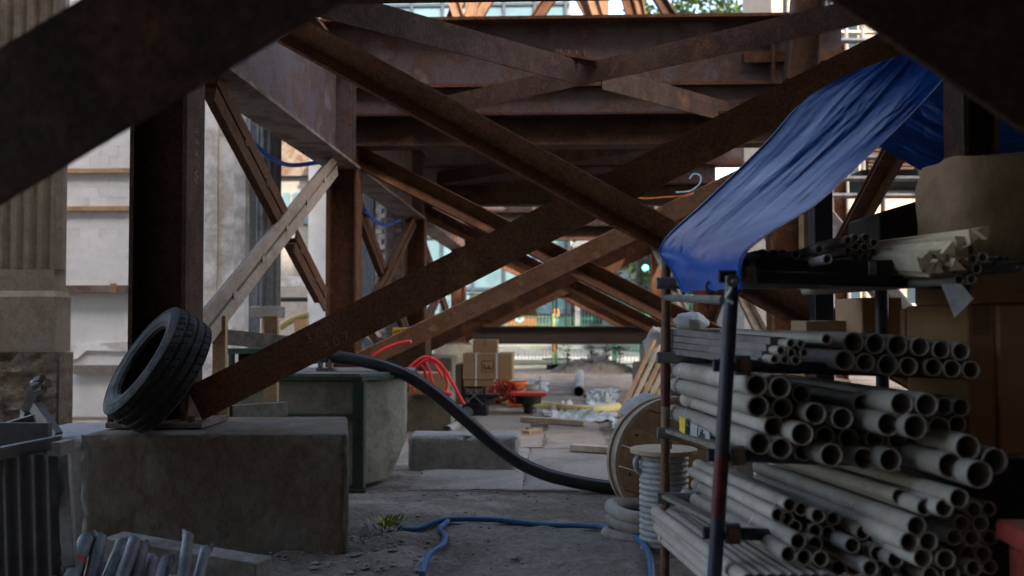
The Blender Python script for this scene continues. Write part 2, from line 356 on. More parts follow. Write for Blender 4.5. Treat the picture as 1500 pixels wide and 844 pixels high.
# ================================================================== STEEL
XL, XR = P(272,466,4.88).x, 1.98
YB = {1: 5.0, 2: 9.49, 3: 14.5, 4: 20.6}
def solveY(px):
    lo, hi = 2, 40
    for _ in range(60):
        m_ = (lo+hi)/2; d = V(XL, m_, CAM.z)-CAM
        q = 750+F*d.dot(RGT)/d.dot(FWD)
        if q < px: lo = m_
        else: hi = m_
    return m_
YB[2] = solveY(522)+.125; YB[3] = solveY(622)+.125; YB[4] = solveY(681)+.125
ZP, ZC = .58, 2.52          # plinth top, column top (underside of the longitudinal beams)
CD, CB = .29, .25
side_word = {0: 'left', 1: 'right'}
near_word = {1: 'nearest', 2: 'second', 3: 'third', 4: 'fourth'}
def column(i, side):
    Y = YB[i]; CD = .17 if (i,side) == (1,1) else .29; xc = XL-CD/2 if side == 0 else XR+CD/2
    lab = {(1,0): 'rusty steel H-column on the big concrete plinth behind the tyre', (2,0): 'second rusty steel column on the left, behind the pale crossed braces',
           (3,0): 'third rusty steel column on the left, beside the dark brick piers', (4,0): 'fourth steel column on the left, near the green mesh fence',
           (1,1): 'dark steel column behind the hanging blue tarp at the right', (2,1): 'steel column deep behind the pipe rack at the right',
           (3,1): 'third steel column on the right, seen behind the rack', (4,1): 'farthest steel column on the right, by the street fence'}[(i,side)]
    t = T('steel_column', lab, 'column', (xc, Y, ZP), 'columns of the steel frame')
    pr = Ibeam(CD, CB, .014, .022)
    top = 2.72 if i == 1 else ZC
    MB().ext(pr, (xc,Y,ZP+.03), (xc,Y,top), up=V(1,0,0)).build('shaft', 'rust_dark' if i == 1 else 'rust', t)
    bp = MB().box((xc-.22,Y-.20,ZP+.001),(xc+.26,Y+.2,ZP+.03)).build('base_plate', 'rust_grey', t, bevel=.004)
    for a in (-1,1):
        for b in (-1,1):
            MB().lathe([(0,.03),(.018,.03),(.018,0)], (xc+a*.2,Y+b*.18,ZP+.03), n=6).build('anchor_bolt', 'rust', bp)
    return t
cols = {(i,s): column(i,s) for i in (1,2,3,4) for s in (0,1)}
text('S 2 4 - W', (XL+.002, 5.0, 1.95), .075, 'chalk', cols[(1,0)], rot=(math.pi/2,R(90),R(90)), name='chalk_mark', ext=.0004)

# plinths
def plinth(x0,x1,y0,y1,z1,label,mat='concrete_stain',bev=.015, top=True):
    o = MB().box((x0,y0,-.12),(x1,y1,z1)).build('concrete_plinth', mat, bevel=bev)
    return tag(o, label, 'plinth', 'concrete plinths under the steel columns')
pf = P(118,640,4.62); pe = P(512,640,4.62)
xbk = P(509,640,5.45).x
def wp(q):
    f_ = (q.y-4.61)/.84
    return V(pf.x+(q.x-pf.x)*(1+f_*((xbk-pf.x)/(pe.x-pf.x)-1)), q.y, q.z+.010*((q.x-pf.x)/(pe.x-pf.x)-1))
o = weld(roughbox((pf.x,4.61,-.1),(pe.x,5.45,ZP+.002),.022,.0028,.016,1,wp).build('concrete_plinth','concrete_stain'))
tag(o, 'large stained concrete plinth carrying the tyre and the nearest column', 'plinth', 'concrete plinths under the steel columns')
# lower grey block on its left side
pl = P(84,650,4.75)
tag(weld(roughbox((pl.x-.25,4.72,-.1),(pf.x-.012,5.35,ZP-.03),.03,.004,.02,4).build('concrete_block', 'concrete')), 'narrow grey concrete block butted against the left of the tyre plinth', 'block')
plinth(XL-.65,XL+.32,YB[2]-.5,YB[2]+.5,ZP, 'concrete plinth half hidden behind the green-rimmed tank')
plinth(XL-.6,XL+.42,YB[3]-.55,YB[3]+.5,ZP, 'tan concrete plinth behind the strapped cardboard boxes', 'beige_conc')
plinth(XL-.6,XL+.42,YB[4]-.5,YB[4]+.5,ZP, 'distant concrete plinth beside the low dark beam', 'beige_conc')
for i,l in ((1,'concrete plinth in the dark behind the pipe rack'),(2,'concrete plinth behind the rack, under the second right column'),(3,'concrete plinth hidden beyond the leaning pallet'),(4,'concrete plinth at the far right by the fence')):
    plinth(XR-.2,XR+.6,YB[i]-.5,YB[i]+.5,ZP,l)

# transverse bracing
ZB0, ZB1 = .70, 2.56
def brace(p0, p1, kind, mat, label, size=.18, group='diagonal braces across the frames', name='diagonal_brace'):
    p0, p1 = Vector(p0), Vector(p1)
    if kind == 'flat':      # broad leg faces the camera, other leg points back along the top edge
        pr = [(-.5*0,size/2),(.016,size/2),(.016,-size/2),(0,-size/2)]
        d = (p1-p0).normalized(); up = V(0,0,1)
        u, v, w_ = frame(p1-p0, up)
        sgn = 1 if u.y > 0 else -1       # +u*sgn points away from the camera
        pr = [(0,size/2),(sgn*size*.8,size/2),(sgn*size*.8,size/2-.016),(sgn*.016,size/2-.016),(sgn*.016,-size/2),(0,-size/2)]
    elif kind == 'heel':    # heel toward the camera, rolled
        u, v, w_ = frame(p1-p0); sgn = 1 if u.y > 0 else -1
        t = .016; s_ = size
        base = [(0,0),(s_,0),(s_,t),(t,t),(t,s_),(0,s_)]
        pr = [(-sgn*a, b) for a,b in rotp(base, R(-36))]
    elif kind == 'under':   # vertical leg facing the camera + leg toward the back along the bottom edge, rolled a little
        u, v, w_ = frame(p1-p0); sgn = 1 if u.y > 0 else -1
        t = .016; base = [(0,0),(0,size),(t,size),(t,t),(size,t),(size,0)]
        pr = [(sgn*a, b-size/2) for a,b in rotp(base, R(26))]
    o = MB().ext(pr, p0, p1).build(name, mat)
    return tag(o, label, 'brace', group)
# nearest (out of focus) frame right before the camera
Y0 = 1.5
a0, a1 = P(0,182,Y0), P(560,-152,Y0)
d = (a1-a0).normalized()
brace(a0-d*.75, a1+d*.62, 'flat', 'rust_dark', 'broad blurred steel brace crossing the top left corner close to the camera', .21)
b0, b1 = P(1500,70,Y0+.06), P(1255,-95,Y0+.06)
d = (b1-b0).normalized()
brace(b1+d*.35, b0-d*.6, 'flat', 'rust_dark', 'dark blurred steel brace cutting the top right corner', .21)
# first full frame
A0, A1 = P(285,592,4.93), P(1395,24,4.93)
bA = brace(A0, A1, 'flat', 'rust_lit_tint', 'long rusty flat brace rising from the tyre up to the blue tarp', .182)
d = (A1-A0).normalized()
ang = math.atan2(d.z, d.x)
for s_, k, up_ in (('3 0 0', .72, .03), ('3 0 7', .78, -.045)):
    p = A0 + d*k + V(-math.sin(ang),-.003,math.cos(ang))*up_
    text(s_, p, .07, 'chalk', bA, rot=(math.pi/2,-ang,0), name='chalk_mark', ext=.0004)
B0, B1 = P(425,52,4.86), P(1390,582,4.86)
brace(B0, B1, 'heel', 'rust_lit_tint', 'rusty angle brace falling to the right across the long flat brace', .125)
# further frames
for i in (2,3,4):
    Y = YB[i]; w_ = near_word[i]
    brace((XL-.02,Y-.03,ZB0),(XR+.05,Y-.03,ZB1), 'under', 'rust_pale' if i == 2 else 'rust', {2:'pale scuffed brace rising behind the red hose coil', 3:'brace rising from the tan plinth in the third frame', 4:'farthest rising brace above the low dark beam'}[i], .185)
    brace((XL-.05,Y+.12,ZB1+.08),(XR+.05,Y+.12,ZB0-.04), 'heel', 'rust', {2:'rusty angle brace falling from the second left column toward the rack', 3:'thin brace falling across the third frame in the middle distance', 4:'farthest falling brace before the street'}[i], .15)
# transverse beams, spacer plates and plate girders
for i in (1,2,3,4):
    Y = YB[i]
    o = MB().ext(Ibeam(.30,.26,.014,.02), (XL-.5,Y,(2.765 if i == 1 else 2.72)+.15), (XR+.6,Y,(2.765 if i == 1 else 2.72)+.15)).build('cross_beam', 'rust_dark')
    tag(o, {1:'dark cross beam overhead, its lower edge at the top of the view', 2:'dark cross beam over the second pair of columns', 3:'cross beam over the third pair of columns', 4:'cross beam over the farthest pair of columns'}[i], 'beam', 'cross beams')
    g = T('plate_girder', {1:'plate girder overhead nearest the camera', 2:'deep purplish plate girder spanning the top of the picture', 3:'reddish plate girder behind the dark cross beam', 4:'farthest plate girder above the street'}[i], 'girder', (.05,Y+.2,3.03), 'plate girders')
    za, zb = 3.30, 3.97
    MB().box((-2.75,Y+.19,za+.03),(2.72,Y+.205,zb-.03)).build('web', 'scale', g)
    MB().box((-2.8,Y+.02,za),(2.75,Y+.38,za+.03)).build('bottom_flange', 'rust', g)
    MB().box((-2.8,Y+.02,zb-.03),(2.75,Y+.38,zb)).build('top_flange', 'rust', g)
    MB().box((-2.3,Y+.10,3.022),(2.3,Y+.115,za-.001)).build('spacer_plate', 'scale', g)
    for x in (-2.2, 2.05):
        MB().box((x,Y+.04,za+.032),(x+.016,Y+.188,zb-.032)).build('stiffener', 'rust', g)
# small shelf bracket on the girder at the right
tag(MB().ext(Lsec(.16,.1,.014), P(1090,76,YB[2]+.12), P(1330,72,YB[2]+.12)).build('bracket_angle','rust'), 'short horizontal angle bracket on the purplish girder, upper right', 'bracket')
o = MB().ext(Ibeam(.28,.2), P(1172,120,YB[2]-.1), P(1185,-20,YB[2]-.1), up=V(1,0,0)).build('stub_column','rust_dark'); tag(o,'dark steel stub standing before the right end of the purplish girder','column')
# plan bracing under the girder
zp = 3.13
def Gz(px,py): return G(px,py,zp)
r0, r1 = Gz(560,163), Gz(1262,-4)
o = MB().ext(Lsec(.12,.17), r0, r1+(r1-r0)*.05).build('plan_brace','rust'); tag(o,'long overhead brace rising to the right below the purplish girder','brace','overhead plan braces')
f0, f1 = Gz(520,-6), Gz(846,88)
pb = T('plan_brace','overhead brace from the top left, ending in a bolted splice','brace',(f0+f1)/2,'overhead plan braces')
MB().ext(Lsec(.13,.19), f0-(f1-f0)*.3, f1).build('angle','rust_dark',pb)
sp_ = MB().bar(f1+V(-.18,-.02,.03),f1+V(.12,.06,.0),.14,.02).build('splice_plate','rust',pb)
for k in range(4): MB().lathe([(0,.035),(.018,.035),(.018,0)], f1+V(-.14+.06*k,-.04+.02*k,.04), n=6).build('bolt','rust',sp_)
o = MB().ext(Lsec(.13,.19), Gz(882,96), Gz(1120,165)).build('plan_brace','rust_dark'); tag(o,'short overhead brace falling away to the right beyond the splice','brace','overhead plan braces')
for k,(pa,pb_) in enumerate([((640,252),(985,190)),((700,268),(960,248))]):
    a, b = P(*pa,YB[3]-1.2*(1-k)), P(*pb_,YB[2]+1.2+2*k)
    o = MB().ext(Lsec(.13,.17), a, b).build('plan_brace','rust'); tag(o,['overhead brace in the second bay, high behind the crossing','overhead brace in the second bay, low behind the crossing'][k],'brace','overhead plan braces')

# longitudinal beams on both sides
for s_ in (0,1):
    xc = XL-.15 if s_ == 0 else XR+.15
    for i,(ya,yb) in enumerate([(1.5,YB[1]-.0),(YB[1],YB[2]),(YB[2],YB[3]),(YB[3],YB[4])]):
        if i == 0 or (s_ == 1 and i < 3): continue
        ya2, yb2 = ya+.16, yb-.14
        lab = [None,['deep steel side beam above the pale crossed braces at the left','steel side beam of the second bay on the left','steel side beam of the third bay on the left'],
               ['side beam over the tarp at the right','side beam of the second bay on the right','side beam of the third bay on the right']][s_+1][i-1]
        t = T('side_beam', lab, 'beam', (xc,(ya+yb)/2,ZC), 'side beams')
        MB().box((xc-.008,ya2,ZC+.025),(xc+.008,yb2,ZC+.90)).build('web','scale',t)
        MB().box((xc-.16,ya2,ZC),(xc+.16,yb-.001,ZC+.025)).build('bottom_flange','rust_grey',t)
        MB().box((xc-.16,ya2,ZC+.90),(xc+.16,yb2,ZC+.925)).build('top_flange','rust',t)
        for k in (0,1,2):
            y = yb2-.05-.10*k
            MB().box((xc+.0085,y-.006,ZC+.026),(xc+.15,y+.006,ZC+.899)).build('stiffener','scale',t)
        for k in (1,2): 
            y = ya2+(yb2-ya2)*k/3
    for i in (1,2,3,4):   # short post between the column head and cross beam
        if i == 1: continue
        o = MB().ext(Ibeam(.26,.24), (xc,YB[i],ZC+.026),(xc,YB[i],2.718), up=V(1,0,0)).build('column_head','rust_dark',cols[(i,s_)])

# longitudinal crossed braces (pairs of angles with a slot between)
def pair(p0, p1, label, mat, cut=None):
    p0, p1 = Vector(p0), Vector(p1)
    t = T('side_brace', label, 'brace', p0, 'crossed braces along the sides')
    d = (p1-p0).normalized(); u = V(1,0,0); v = d.cross(u).normalized()
    segs = [(0,1)] if not cut else [(0,cut[0]),(cut[1],1)]
    for a,b in segs:
        for sgn in (-1,1):
            q0 = p0+(p1-p0)*a; q1 = p0+(p1-p0)*b
            uu, vv, ww = frame(q1-q0, V(1,0,0))
            # frame: v ~ +X, u perpendicular in plane
            pr = [(sgn*.012,0),(sgn*.105,0),(sgn*.105,-.014),(sgn*.026,-.014),(sgn*.026,-.10),(sgn*.012,-.10)]
            MB().ext(pr, q0, q1, up=V(1,0,0)).build('angle', mat, t)
    for k in range(1,6):
        q = p0+(p1-p0)*(k/6+.03)
        MB().bar(q-d*.03,q+d*.03,.05,.012,up=V(1,0,0)).build('packing_plate', mat, t)
    return t
xb = XL-.10
pair(PX(282,510,xb), PX(494,240,xb), 'pale tan double-angle brace rising to the second column at the left', 'rust_tan')
pair(PX(318,125,xb-.01), PX(478,440,xb-.01), 'dark brown double-angle brace crossing the pale one at the left', 'rust', (.56,.64))
for s_ in (0,1):
    x = (XL-.12) if s_ == 0 else XR+.12
    for i in (1,2,3):
        if s_ == 0 and i == 1: continue
        ya, yb = YB[i]+.2, YB[i+1]-.2
        g = ['left','right'][s_]
        wd = {1:'first',2:'second',3:'third'}[i]
        pair((x,ya,.75),(x,yb,2.5), f'double-angle brace rising away in the {wd} bay on the {g} side', 'rust_tan' if s_ else 'rust')
        pair((x-.03,ya,2.5),(x-.03,yb,.75), f'double-angle brace falling away in the {wd} bay on the {g} side', 'rust')
# low strut at the far frame
o = MB().ext(Ibeam(.36,.22,.012,.02), P(694,491,YB[4]-.35), P(950,491,YB[4]-.35)).build('low_beam','beam_black'); tag(o,'low dark horizontal beam in front of the mesh fence','beam')
# upper tier, most braces with sunlight put into their rust colour
MEM = [(650,-40,672,24,'rust_sun_tint'),(690,-40,664,24,'rust_sun_tint'),(700,-30,688,24,'rust_sun_tint'),(726,-20,700,24,'rust_sun_tint'),(818,-20,788,24,'rust'),(842,-20,866,24,'rust_sun_tint'),(862,-20,876,24,'rust_sun_tint'),(886,-30,884,24,'rust_sun_tint'),(914,-20,926,24,'rust'),(928,-20,938,24,'rust_sun_tint'),(948,-30,982,24,'rust_dark')]
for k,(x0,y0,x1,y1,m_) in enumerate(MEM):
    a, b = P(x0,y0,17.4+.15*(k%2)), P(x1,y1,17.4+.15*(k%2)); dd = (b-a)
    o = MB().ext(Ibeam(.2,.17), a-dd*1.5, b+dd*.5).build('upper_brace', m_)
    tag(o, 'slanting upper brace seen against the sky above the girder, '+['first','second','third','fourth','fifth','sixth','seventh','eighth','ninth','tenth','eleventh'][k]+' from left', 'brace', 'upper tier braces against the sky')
tag(MB().ext(Ibeam(.5,.3), (-4,17.5,6.15),(5,17.5,6.15)).build('upper_beam','rust'), 'beam carrying the upper tier braces behind the purplish girder', 'beam')
for x in (-3.9,4.9):
    tag(MB().ext(Ibeam(.3,.3), (x,17.5,0),(x,17.5,5.9),up=V(1,0,0)).build('tower_column','rust'), 'tower column of the upper tier at the '+('left' if x<0 else 'right'), 'column')

# unseen wall, panels and block added out of frame to cast shade
struct(MB().box((4.4,-9.9,0),(4.5,4.4,4.14)).build('shade_wall','shade_wood'))  # added unseen wall, darkens the right side
struct(MB().box((-2.6,9.95,3.985),(2.6,15.6,4.05)).build('far_shade_panel','shade_wood'))  # added panel, takes skylight off the steel of the middle bays
struct(MB().box((-3.0,-10.0,4.16),(5.2,6.4,4.36)).build('shade_panel','shade_wood'))  # added unseen slab, keeps skylight off the foreground
struct(MB().box((-35,-30,0),(35,-13,35)).build('shade_block','shade_brick'))  # added unseen block, cuts off sun and sky from behind

# ================================================================== LEFT SIDE BUILDINGS
# fluted stone pilaster
t = T('stone_pilaster','weathered fluted stone pilaster at the far left edge','pilaster',(-4.6,8.4,0))
Yp = 8.0
xr = P(97,400,Yp+.2).x; xl = xr-1.35
zt = 5.2; zb = P(0,395,Yp).z
# fluted shaft: front profile extruded upward
prof = [(xr,Yp+.2)]
pitch = (P(96,400,Yp).x-P(0,400,Yp).x)/4.95
fl = []
x = xr
cx = [P(q,400,Yp).x for q in (85,67,47.5,28,8.5)]; cx += [cx[-1]-pitch*k for k in (1,2)]
for c in cx:
    fl.append((c, pitch*.31))
def shaft(z0, z1, flutes):
    pts = [(xr,Yp)]
    if flutes:
        for c,r in fl:
            pts += [(c+r*math.cos(a), Yp+.9*r*math.sin(a)) for a in [math.pi*k/8 for k in range(9)]]
    pts += [(xl,Yp),(xl,Yp+.2),(xr,Yp+.2)]
    n = len(pts)
    return MB().add([(a,b,z0) for a,b in pts]+[(a,b,z1) for a,b in pts], [(i,(i+1)%n,n+(i+1)%n,n+i) for i in range(n)]+[tuple(range(n-1,-1,-1)),tuple(range(n,2*n))])
shaft(zb,zt,True).build('fluted_shaft','stone',t,ang=40)
z1 = P(0,426,Yp).z; z2 = P(0,516,Yp).z
shaft(z1,zb,False).build('shaft_foot','stone',t)
xq = P(104,450,Yp+.2).x
MB().add([(xl,Yp-.05,z2),(xq,Yp-.05,z2),(xq,Yp+.2,z2),(xl,Yp+.2,z2),(xl,Yp-.05,z1-.05),(xq,Yp-.05,z1-.05),(xq,Yp+.2,z1-.05),(xl,Yp+.2,z1-.05),(xl,Yp-.002,z1),(xr+.004,Yp-.002,z1),(xr+.004,Yp+.2,z1),(xl,Yp+.2,z1)],
  [(0,3,2,1),(0,1,5,4),(1,2,6,5),(2,3,7,6),(3,0,4,7),(4,5,9,8),(5,6,10,9),(6,7,11,10),(7,4,8,11),(8,9,10,11)]).build('base_block','stone',t)
# rough foot: bumpy face
xq2 = P(109,560,Yp+.2).x; mb = MB(); n, m_ = 26, 22
for j in range(m_+1):
    for i in range(n+1):
        x = xl+(xq2-xl)*i/n; z = z2*j/m_
        ed = i == n or j == m_
        mb.v.append(V(x+.015*mnoise.noise(V(0,z*9,2)), Yp-.1+ (.0 if ed else .06*mnoise.noise(V(x*6,z*6,1))+.03*mnoise.noise(V(x*17,z*17,4))), z-.002))
mb.f = [(j*(n+1)+i,j*(n+1)+i+1,(j+1)*(n+1)+i+1,(j+1)*(n+1)+i) for j in range(m_) for i in range(n)]
mb.build('rough_foot','stone_rough',t)
MB().box((xl,Yp-.03,-.1),(xq2-.012,Yp+.2,z2-.004)).build('foot_core','stone_rough',t)

# white painted block wall facing the camera
Yw = 11.0
t = T('block_wall','white painted block wall with timber battens between pilaster and column','wall',(P(190,500,Yw).x,Yw+.1,0))
xa, xz = P(20,400,Yw).x, P(306,400,Yw).x
bw, bh = .2165, .1165
MB().box((xa,Yw+.005,-.1),(xz,Yw+.3,6)).build('wall_core','paint_white',t)
z0 = P(0,428,Yw).z
bm = MB().box((-bw/2+.0011,0,.0011),(bw/2-.0011,.03,bh-.0011)).v
me = bpy.data.meshes.new('block'); me.from_pydata([tuple(v) for v in bm],[],MB().box((0,0,0),(1,1,1)).f); me.materials.append(MATS['paint_white'])
for r in range(20):
    for c in range(int((xz-xa)/bw)+1):
        x = xa+(c+.5+(.5 if r%2 else 0))*bw
        if x+bw/2 > xz or x < P(88,400,Yw).x-bw: continue
        px_ = 812+(x/Yw)*F
        if 205 < px_ < 285: continue      # behind the column
        instance('block', me, V(x,Yw+random.uniform(-.001,.002),z0+.02+r*bh)-V(*t.location), parent=t)
for py,hh,m_ in ((252,.05,'wood'),(307,.05,'wood')):
    z = P(0,py,Yw).z
    MB().box((P(88,0,Yw).x,Yw-.06,z-hh/2),(P(196,0,Yw).x,Yw-.001,z+hh/2)).build('batten',m_,t)
z = P(0,424,Yw).z
MB().box((P(80,0,Yw).x,Yw-.14,z-.045),(P(300,0,Yw).x,Yw-.002,z+.04)).build('ledge','rust_grey',t)
MB().box((P(176,0,Yw).x,Yw-.16,z-.05),(P(184,0,Yw).x,Yw-.141,z+.06)).build('ledge_clip','rust_sun_tint',t)
z = P(0,541,Yw).z
MB().box((P(119,0,Yw).x,Yw-.07,z-.05),(P(215,0,Yw).x,Yw-.002,z+.05)).build('grey_rail','wood_grey',t)
zz = P(0,512,Yw).z
MB().add([(P(80,0,Yw).x,Yw-.03,zz+.05),(P(200,0,Yw).x,Yw-.03,zz+.09),(P(200,0,Yw).x,Yw-.03,zz-.02),(P(135,0,Yw).x,Yw-.03,zz-.01),(P(122,0,Yw).x,Yw-.03,zz-.1),(P(80,0,Yw).x,Yw-.03,zz-.13),
          (P(80,0,Yw).x,Yw+.011,zz+.05),(P(200,0,Yw).x,Yw+.011,zz+.09),(P(200,0,Yw).x,Yw+.011,zz-.02),(P(135,0,Yw).x,Yw+.011,zz-.01),(P(122,0,Yw).x,Yw+.011,zz-.1),(P(80,0,Yw).x,Yw+.011,zz-.13)],
          [(0,1,2,3,4,5),(11,10,9,8,7,6),(0,6,7,1),(1,7,8,2),(2,8,9,3),(3,9,10,4),(4,10,11,5),(5,11,6,0)]).build('render_patch','concrete_white',t)
MB().box((P(70,0,Yw).x,Yw-.2,0),(P(300,0,Yw).x,Yw-.002,P(0,610,Yw).z)).build('wall_foot','stone',t)
pts = [P(104,632,9.6),P(130,629,9.6),P(165,627,9.6),P(215,623,9.6)]
tag(MB().tube(spline(pts,4),.018,8).build('orange_rope','rope_orange'),'orange rope lying behind the tyre plinth at the left','rope')
# concrete pier
Yc = 10.2
xa, xz = P(303,0,Yc).x, P(362,0,Yc).x
t = T('concrete_pier','pale mottled concrete pier between the first column and the crossed braces','pier',((xa+xz)/2,Yc,0))
MB().box((xa,Yc,-.1),(P(321,0,Yc).x,Yc+.5,6)).build('pier_face','concrete_white',t)
MB().box((P(321.3,0,Yc).x,Yc+.03,-.1),(P(345,0,Yc).x,Yc+.5,6)).build('pier_recess','concrete_white',t)
MB().box((P(345.3,0,Yc).x,Yc,-.1),(xz,Yc+.5,6)).build('pier_face','concrete_white',t)
tag(MB().lathe([(P(378,0,10.4).x-P(362,0,10.4).x,0),(P(378,0,10.4).x-P(362,0,10.4).x,6)],(P(366,0,10.4).x,10.45,0),n=18).build('round_column','grey_panel'),'smooth grey round column beside the mottled pier','column')
# ribbed hanging column
xc_ = P(396,0,10.0).x; rr = .125
t = T('ribbed_column','grey ribbed column on a timber prop behind the crossed braces','column',(xc_,10.0,0))
za = P(0,449,10).z
n = 40
MB().lathe([(1,za),(1,5.5)],(0,0,0),n=3)
mb = MB()
for z in (za,5.5):
    mb.v += [V(xc_+(rr*(1-.13*(k%4 in (2,3))))*math.cos(2*math.pi*k/n), 10+(rr*(1-.13*(k%4 in (2,3))))*math.sin(2*math.pi*k/n), z) for k in range(n)]
mb.f = [(k,(k+1)%n,n+(k+1)%n,n+k) for k in range(n)]+[tuple(range(n-1,-1,-1))]
mb.build('ribbed_shaft','corr_grey',t,ang=20)
zb_ = P(0,466,10).z
MB().box((xc_-.14,9.86,zb_),(xc_+.14,10.14,za-.001)).build('foot_block','concrete',t,bevel=.01)
MB().box((xc_-.04,9.93,0),(xc_+.06,10.03,zb_-.001)).build('timber_prop','wood',t)
# white wall further back in the first bay and things in front of it
Yd = 14.6
t = T('rear_wall','white rear wall seen through the crossed braces at the left','wall',(P(450,0,Yd).x,Yd,0))
MB().box((P(385,0,Yd).x,Yd,-.1),(P(455,0,Yd).x,Yd+.3,P(0,505,Yd).z)).build('low_wall','stone',t)
MB().box((P(456,0,Yd).x,Yd-.1,-.1),(P(482,0,Yd).x,Yd+.3,6)).build('pier','paint_white',t)
MB().box((P(385,0,Yd).x,Yd+.1,P(0,420,Yd).z),(P(455.5,0,Yd).x,Yd+.3,P(0,405,Yd).z)).build('ledge','concrete_white',t)
MB().box((P(385,0,Yd).x,Yd+.05,P(0,442,Yd).z),(P(455.5,0,Yd).x,Yd+.3,P(0,436,Yd).z)).build('rail','black',t)
t = T('grey_annex','grey annex with rusty upper storey far behind the crossed braces at the left','building',(-8,20,0))
MB().box((-14,20,-.1),(P(500,0,20).x,20.6,P(0,262,20).z)).build('lower_wall','concrete',t)
MB().box((-14,19.9,P(0,262,20).z+.01),(P(500,0,20).x,20.6,9)).build('upper_storey','rust_grey',t)
for k in range(4):
    MB().box((P(418+14*k,0,20).x,19.95,P(0,330,20).z),(P(427+14*k,0,20).x,19.999,P(0,285,20).z)).build('window','glass_blue',t)
pts = [P(410,480,12),P(425,470,12),P(440,464,12),P(452,462,12)]
tag(MB().tube(spline(pts,5),.045,10).build('yellow_pipe','plastic_yellow'),'bent yellow pipe behind the crossed braces','pipe')
for q,h0 in ((443,468),):
    tag(MB().box((P(434,0,9.0).x,9.0,0),(P(452,0,9.0).x,9.1,P(0,h0,9).z)).build('plywood_stub','wood'),'short tan board upright behind the tank','board')
tag(MB().box((P(455,0,16).x,16,2.3),(P(485,0,16).x,16.1,3.3)).build('louvre_panel','rust_sun_tint'),'rusty panel with painted sunlight high behind the pale brace','panel')  # its lighter rust colour stands for sunlight
# second-bay piers: blue ribbed panel, toothed white brick, dark brick
t = T('ribbed_cladding','blue grey ribbed panel beside the second left column','panel',(P(540,0,14).x,14,0))
for k in range(5):
    x0,x1 = P(529+k*4.2,0,14).x, P(532.2+k*4.2,0,14).x
    MB().box((x0,13.96,.0),(x1,14.0,3.6)).build('rib','grey_panel',t)
MB().box((P(528,0,14).x,14.001,0),(P(551,0,14).x,14.03,3.6)).build('sheet','grey_panel',t)
def bricks(t, x0, x1, y, z0, z1, bl, bh, mat, jag=0):
    bx = MB().box((-bl/2+.004,0,.004),(bl/2-.004,.06,bh-.004)); me = bpy.data.meshes.new('brick'); me.from_pydata([tuple(v) for v in bx.v],[],bx.f); me.materials.append(MATS[mat])
    r = 0; z = z0
    while z < z1:
        n = max(1, round((x1-x0)/bl)); off = (bl/2 if r%2 else 0)
        for c in range(n):
            x = x0+(c+.5)*bl+ (off if jag else off*.0)
            instance('brick', me, V(x,y+random.uniform(-.006,.006),z)-V(*t.location), parent=t)
        r += 1; z += bh
Yb = 14.9
x0, x1 = P(549,0,Yb).x, P(566,0,Yb).x
t = T('brick_pier','toothed edge pier of white bricks behind the second column','pier',((x0+x1)/2,Yb,0))
bricks(t,x0+.01,x1-.06,Yb,.05,3.7,(x1-x0-.07),.078,'brick_white',1)
MB().box((x0-.03,Yb+.03,0),(x1,Yb+.4,3.8)).build('pier_core','mortar',t)
x0, x1 = P(567,0,Yb-.15).x, P(594,0,Yb-.15).x
t = T('brick_pier','dark brown brick pier left of the third column','pier',((x0+x1)/2,Yb,0))
bricks(t,x0,x1-.04,Yb-.15,.05,3.7,(x1-x0-.04)/2,.078,'brick_dark',0)
MB().box((x0-.01,Yb-.12,0),(x1,Yb+.4,3.8)).build('pier_core','mortar',t)
# steel panel in the third bay, sunlight put into its colour
tag(MB().box((P(650,0,19).x,18.9,P(0,362,19).z),(P(668,0,19).x,19.0,P(0,310,19).z)).build('sun_tint_plate','rust_sun_tint'),'tan steel panel with painted sunlight high in the third bay on the left','panel')
# blue cables
for pts,l in (([P(372,210,8),P(395,230,8.2),P(425,242,8.6),P(468,238,9.0)],'blue cable sagging below the first side beam'),([P(534,308,9.9),P(548,322,11),P(565,330,12),P(586,322,13)],'blue cable sagging below the second side beam')):
    tag(MB().tube(spline(pts,6),.02,8).build('blue_cable','cable_blue'),l,'cable')

# ================================================================== TYRE
nrm = V(-.68,-.51,.53).normalized(); Rt, Wt = .305, .205
prof = []
hw = Wt/2
# closed section (r, h): outside then inside
side = [(.185,.70),(.19,.86),(.205,.95),(.208,.985),(.214,.985),(.216,.97),(.235,1.03),(.250,1.04),(.252,1.065),(.258,1.065),(.260,1.04),(.284,.97),(.296,.88)]
outer = [(r,-h*hw) for r,h in side] 
NT = 24
tread = [(Rt-.010*abs(2*k/NT-1)**3, (-.84+1.68*k/NT)*hw) for k in range(NT+1)]
inner = [(.288,hw*.78),(.262,hw*.93),(.225,hw*.92),(.195,hw*.80),(.19,hw*.66),(.19,-hw*.66),(.195,-hw*.80),(.225,-hw*.92),(.262,-hw*.93),(.288,-hw*.78)]
sec = outer + tread + [(r,h*hw) for r,h in reversed(side)] + [(.195,hw*.68),(.225,hw*.86),(.262,hw*.88),(.285,hw*.74),(.285,-hw*.74),(.262,-hw*.88),(.225,-hw*.86),(.195,-hw*.68)]
n = 216; m_ = len(sec); mb = MB(); u, v, w_ = frame(nrm)
lowest = 0
for k in range(n):
    a = 2*math.pi*k/n
    for i,(r,h) in enumerate(sec):
        if len(outer) <= i < len(outer)+NT+1:
            j = i-len(outer)
            g = j in (5,6,11,12,13,18,19)
            lat = (k + j//2 + (2 if j > 12 else 0)) % 5 == 0 and not (8 <= j <= 10)
            if g: r -= .008
            elif lat: r -= .006
        elif 0 < i < len(outer) and r > .27 and k % 4 == 0: r -= .002
        mb.v.append(w_*h + (u*math.cos(a)+v*math.sin(a))*r)
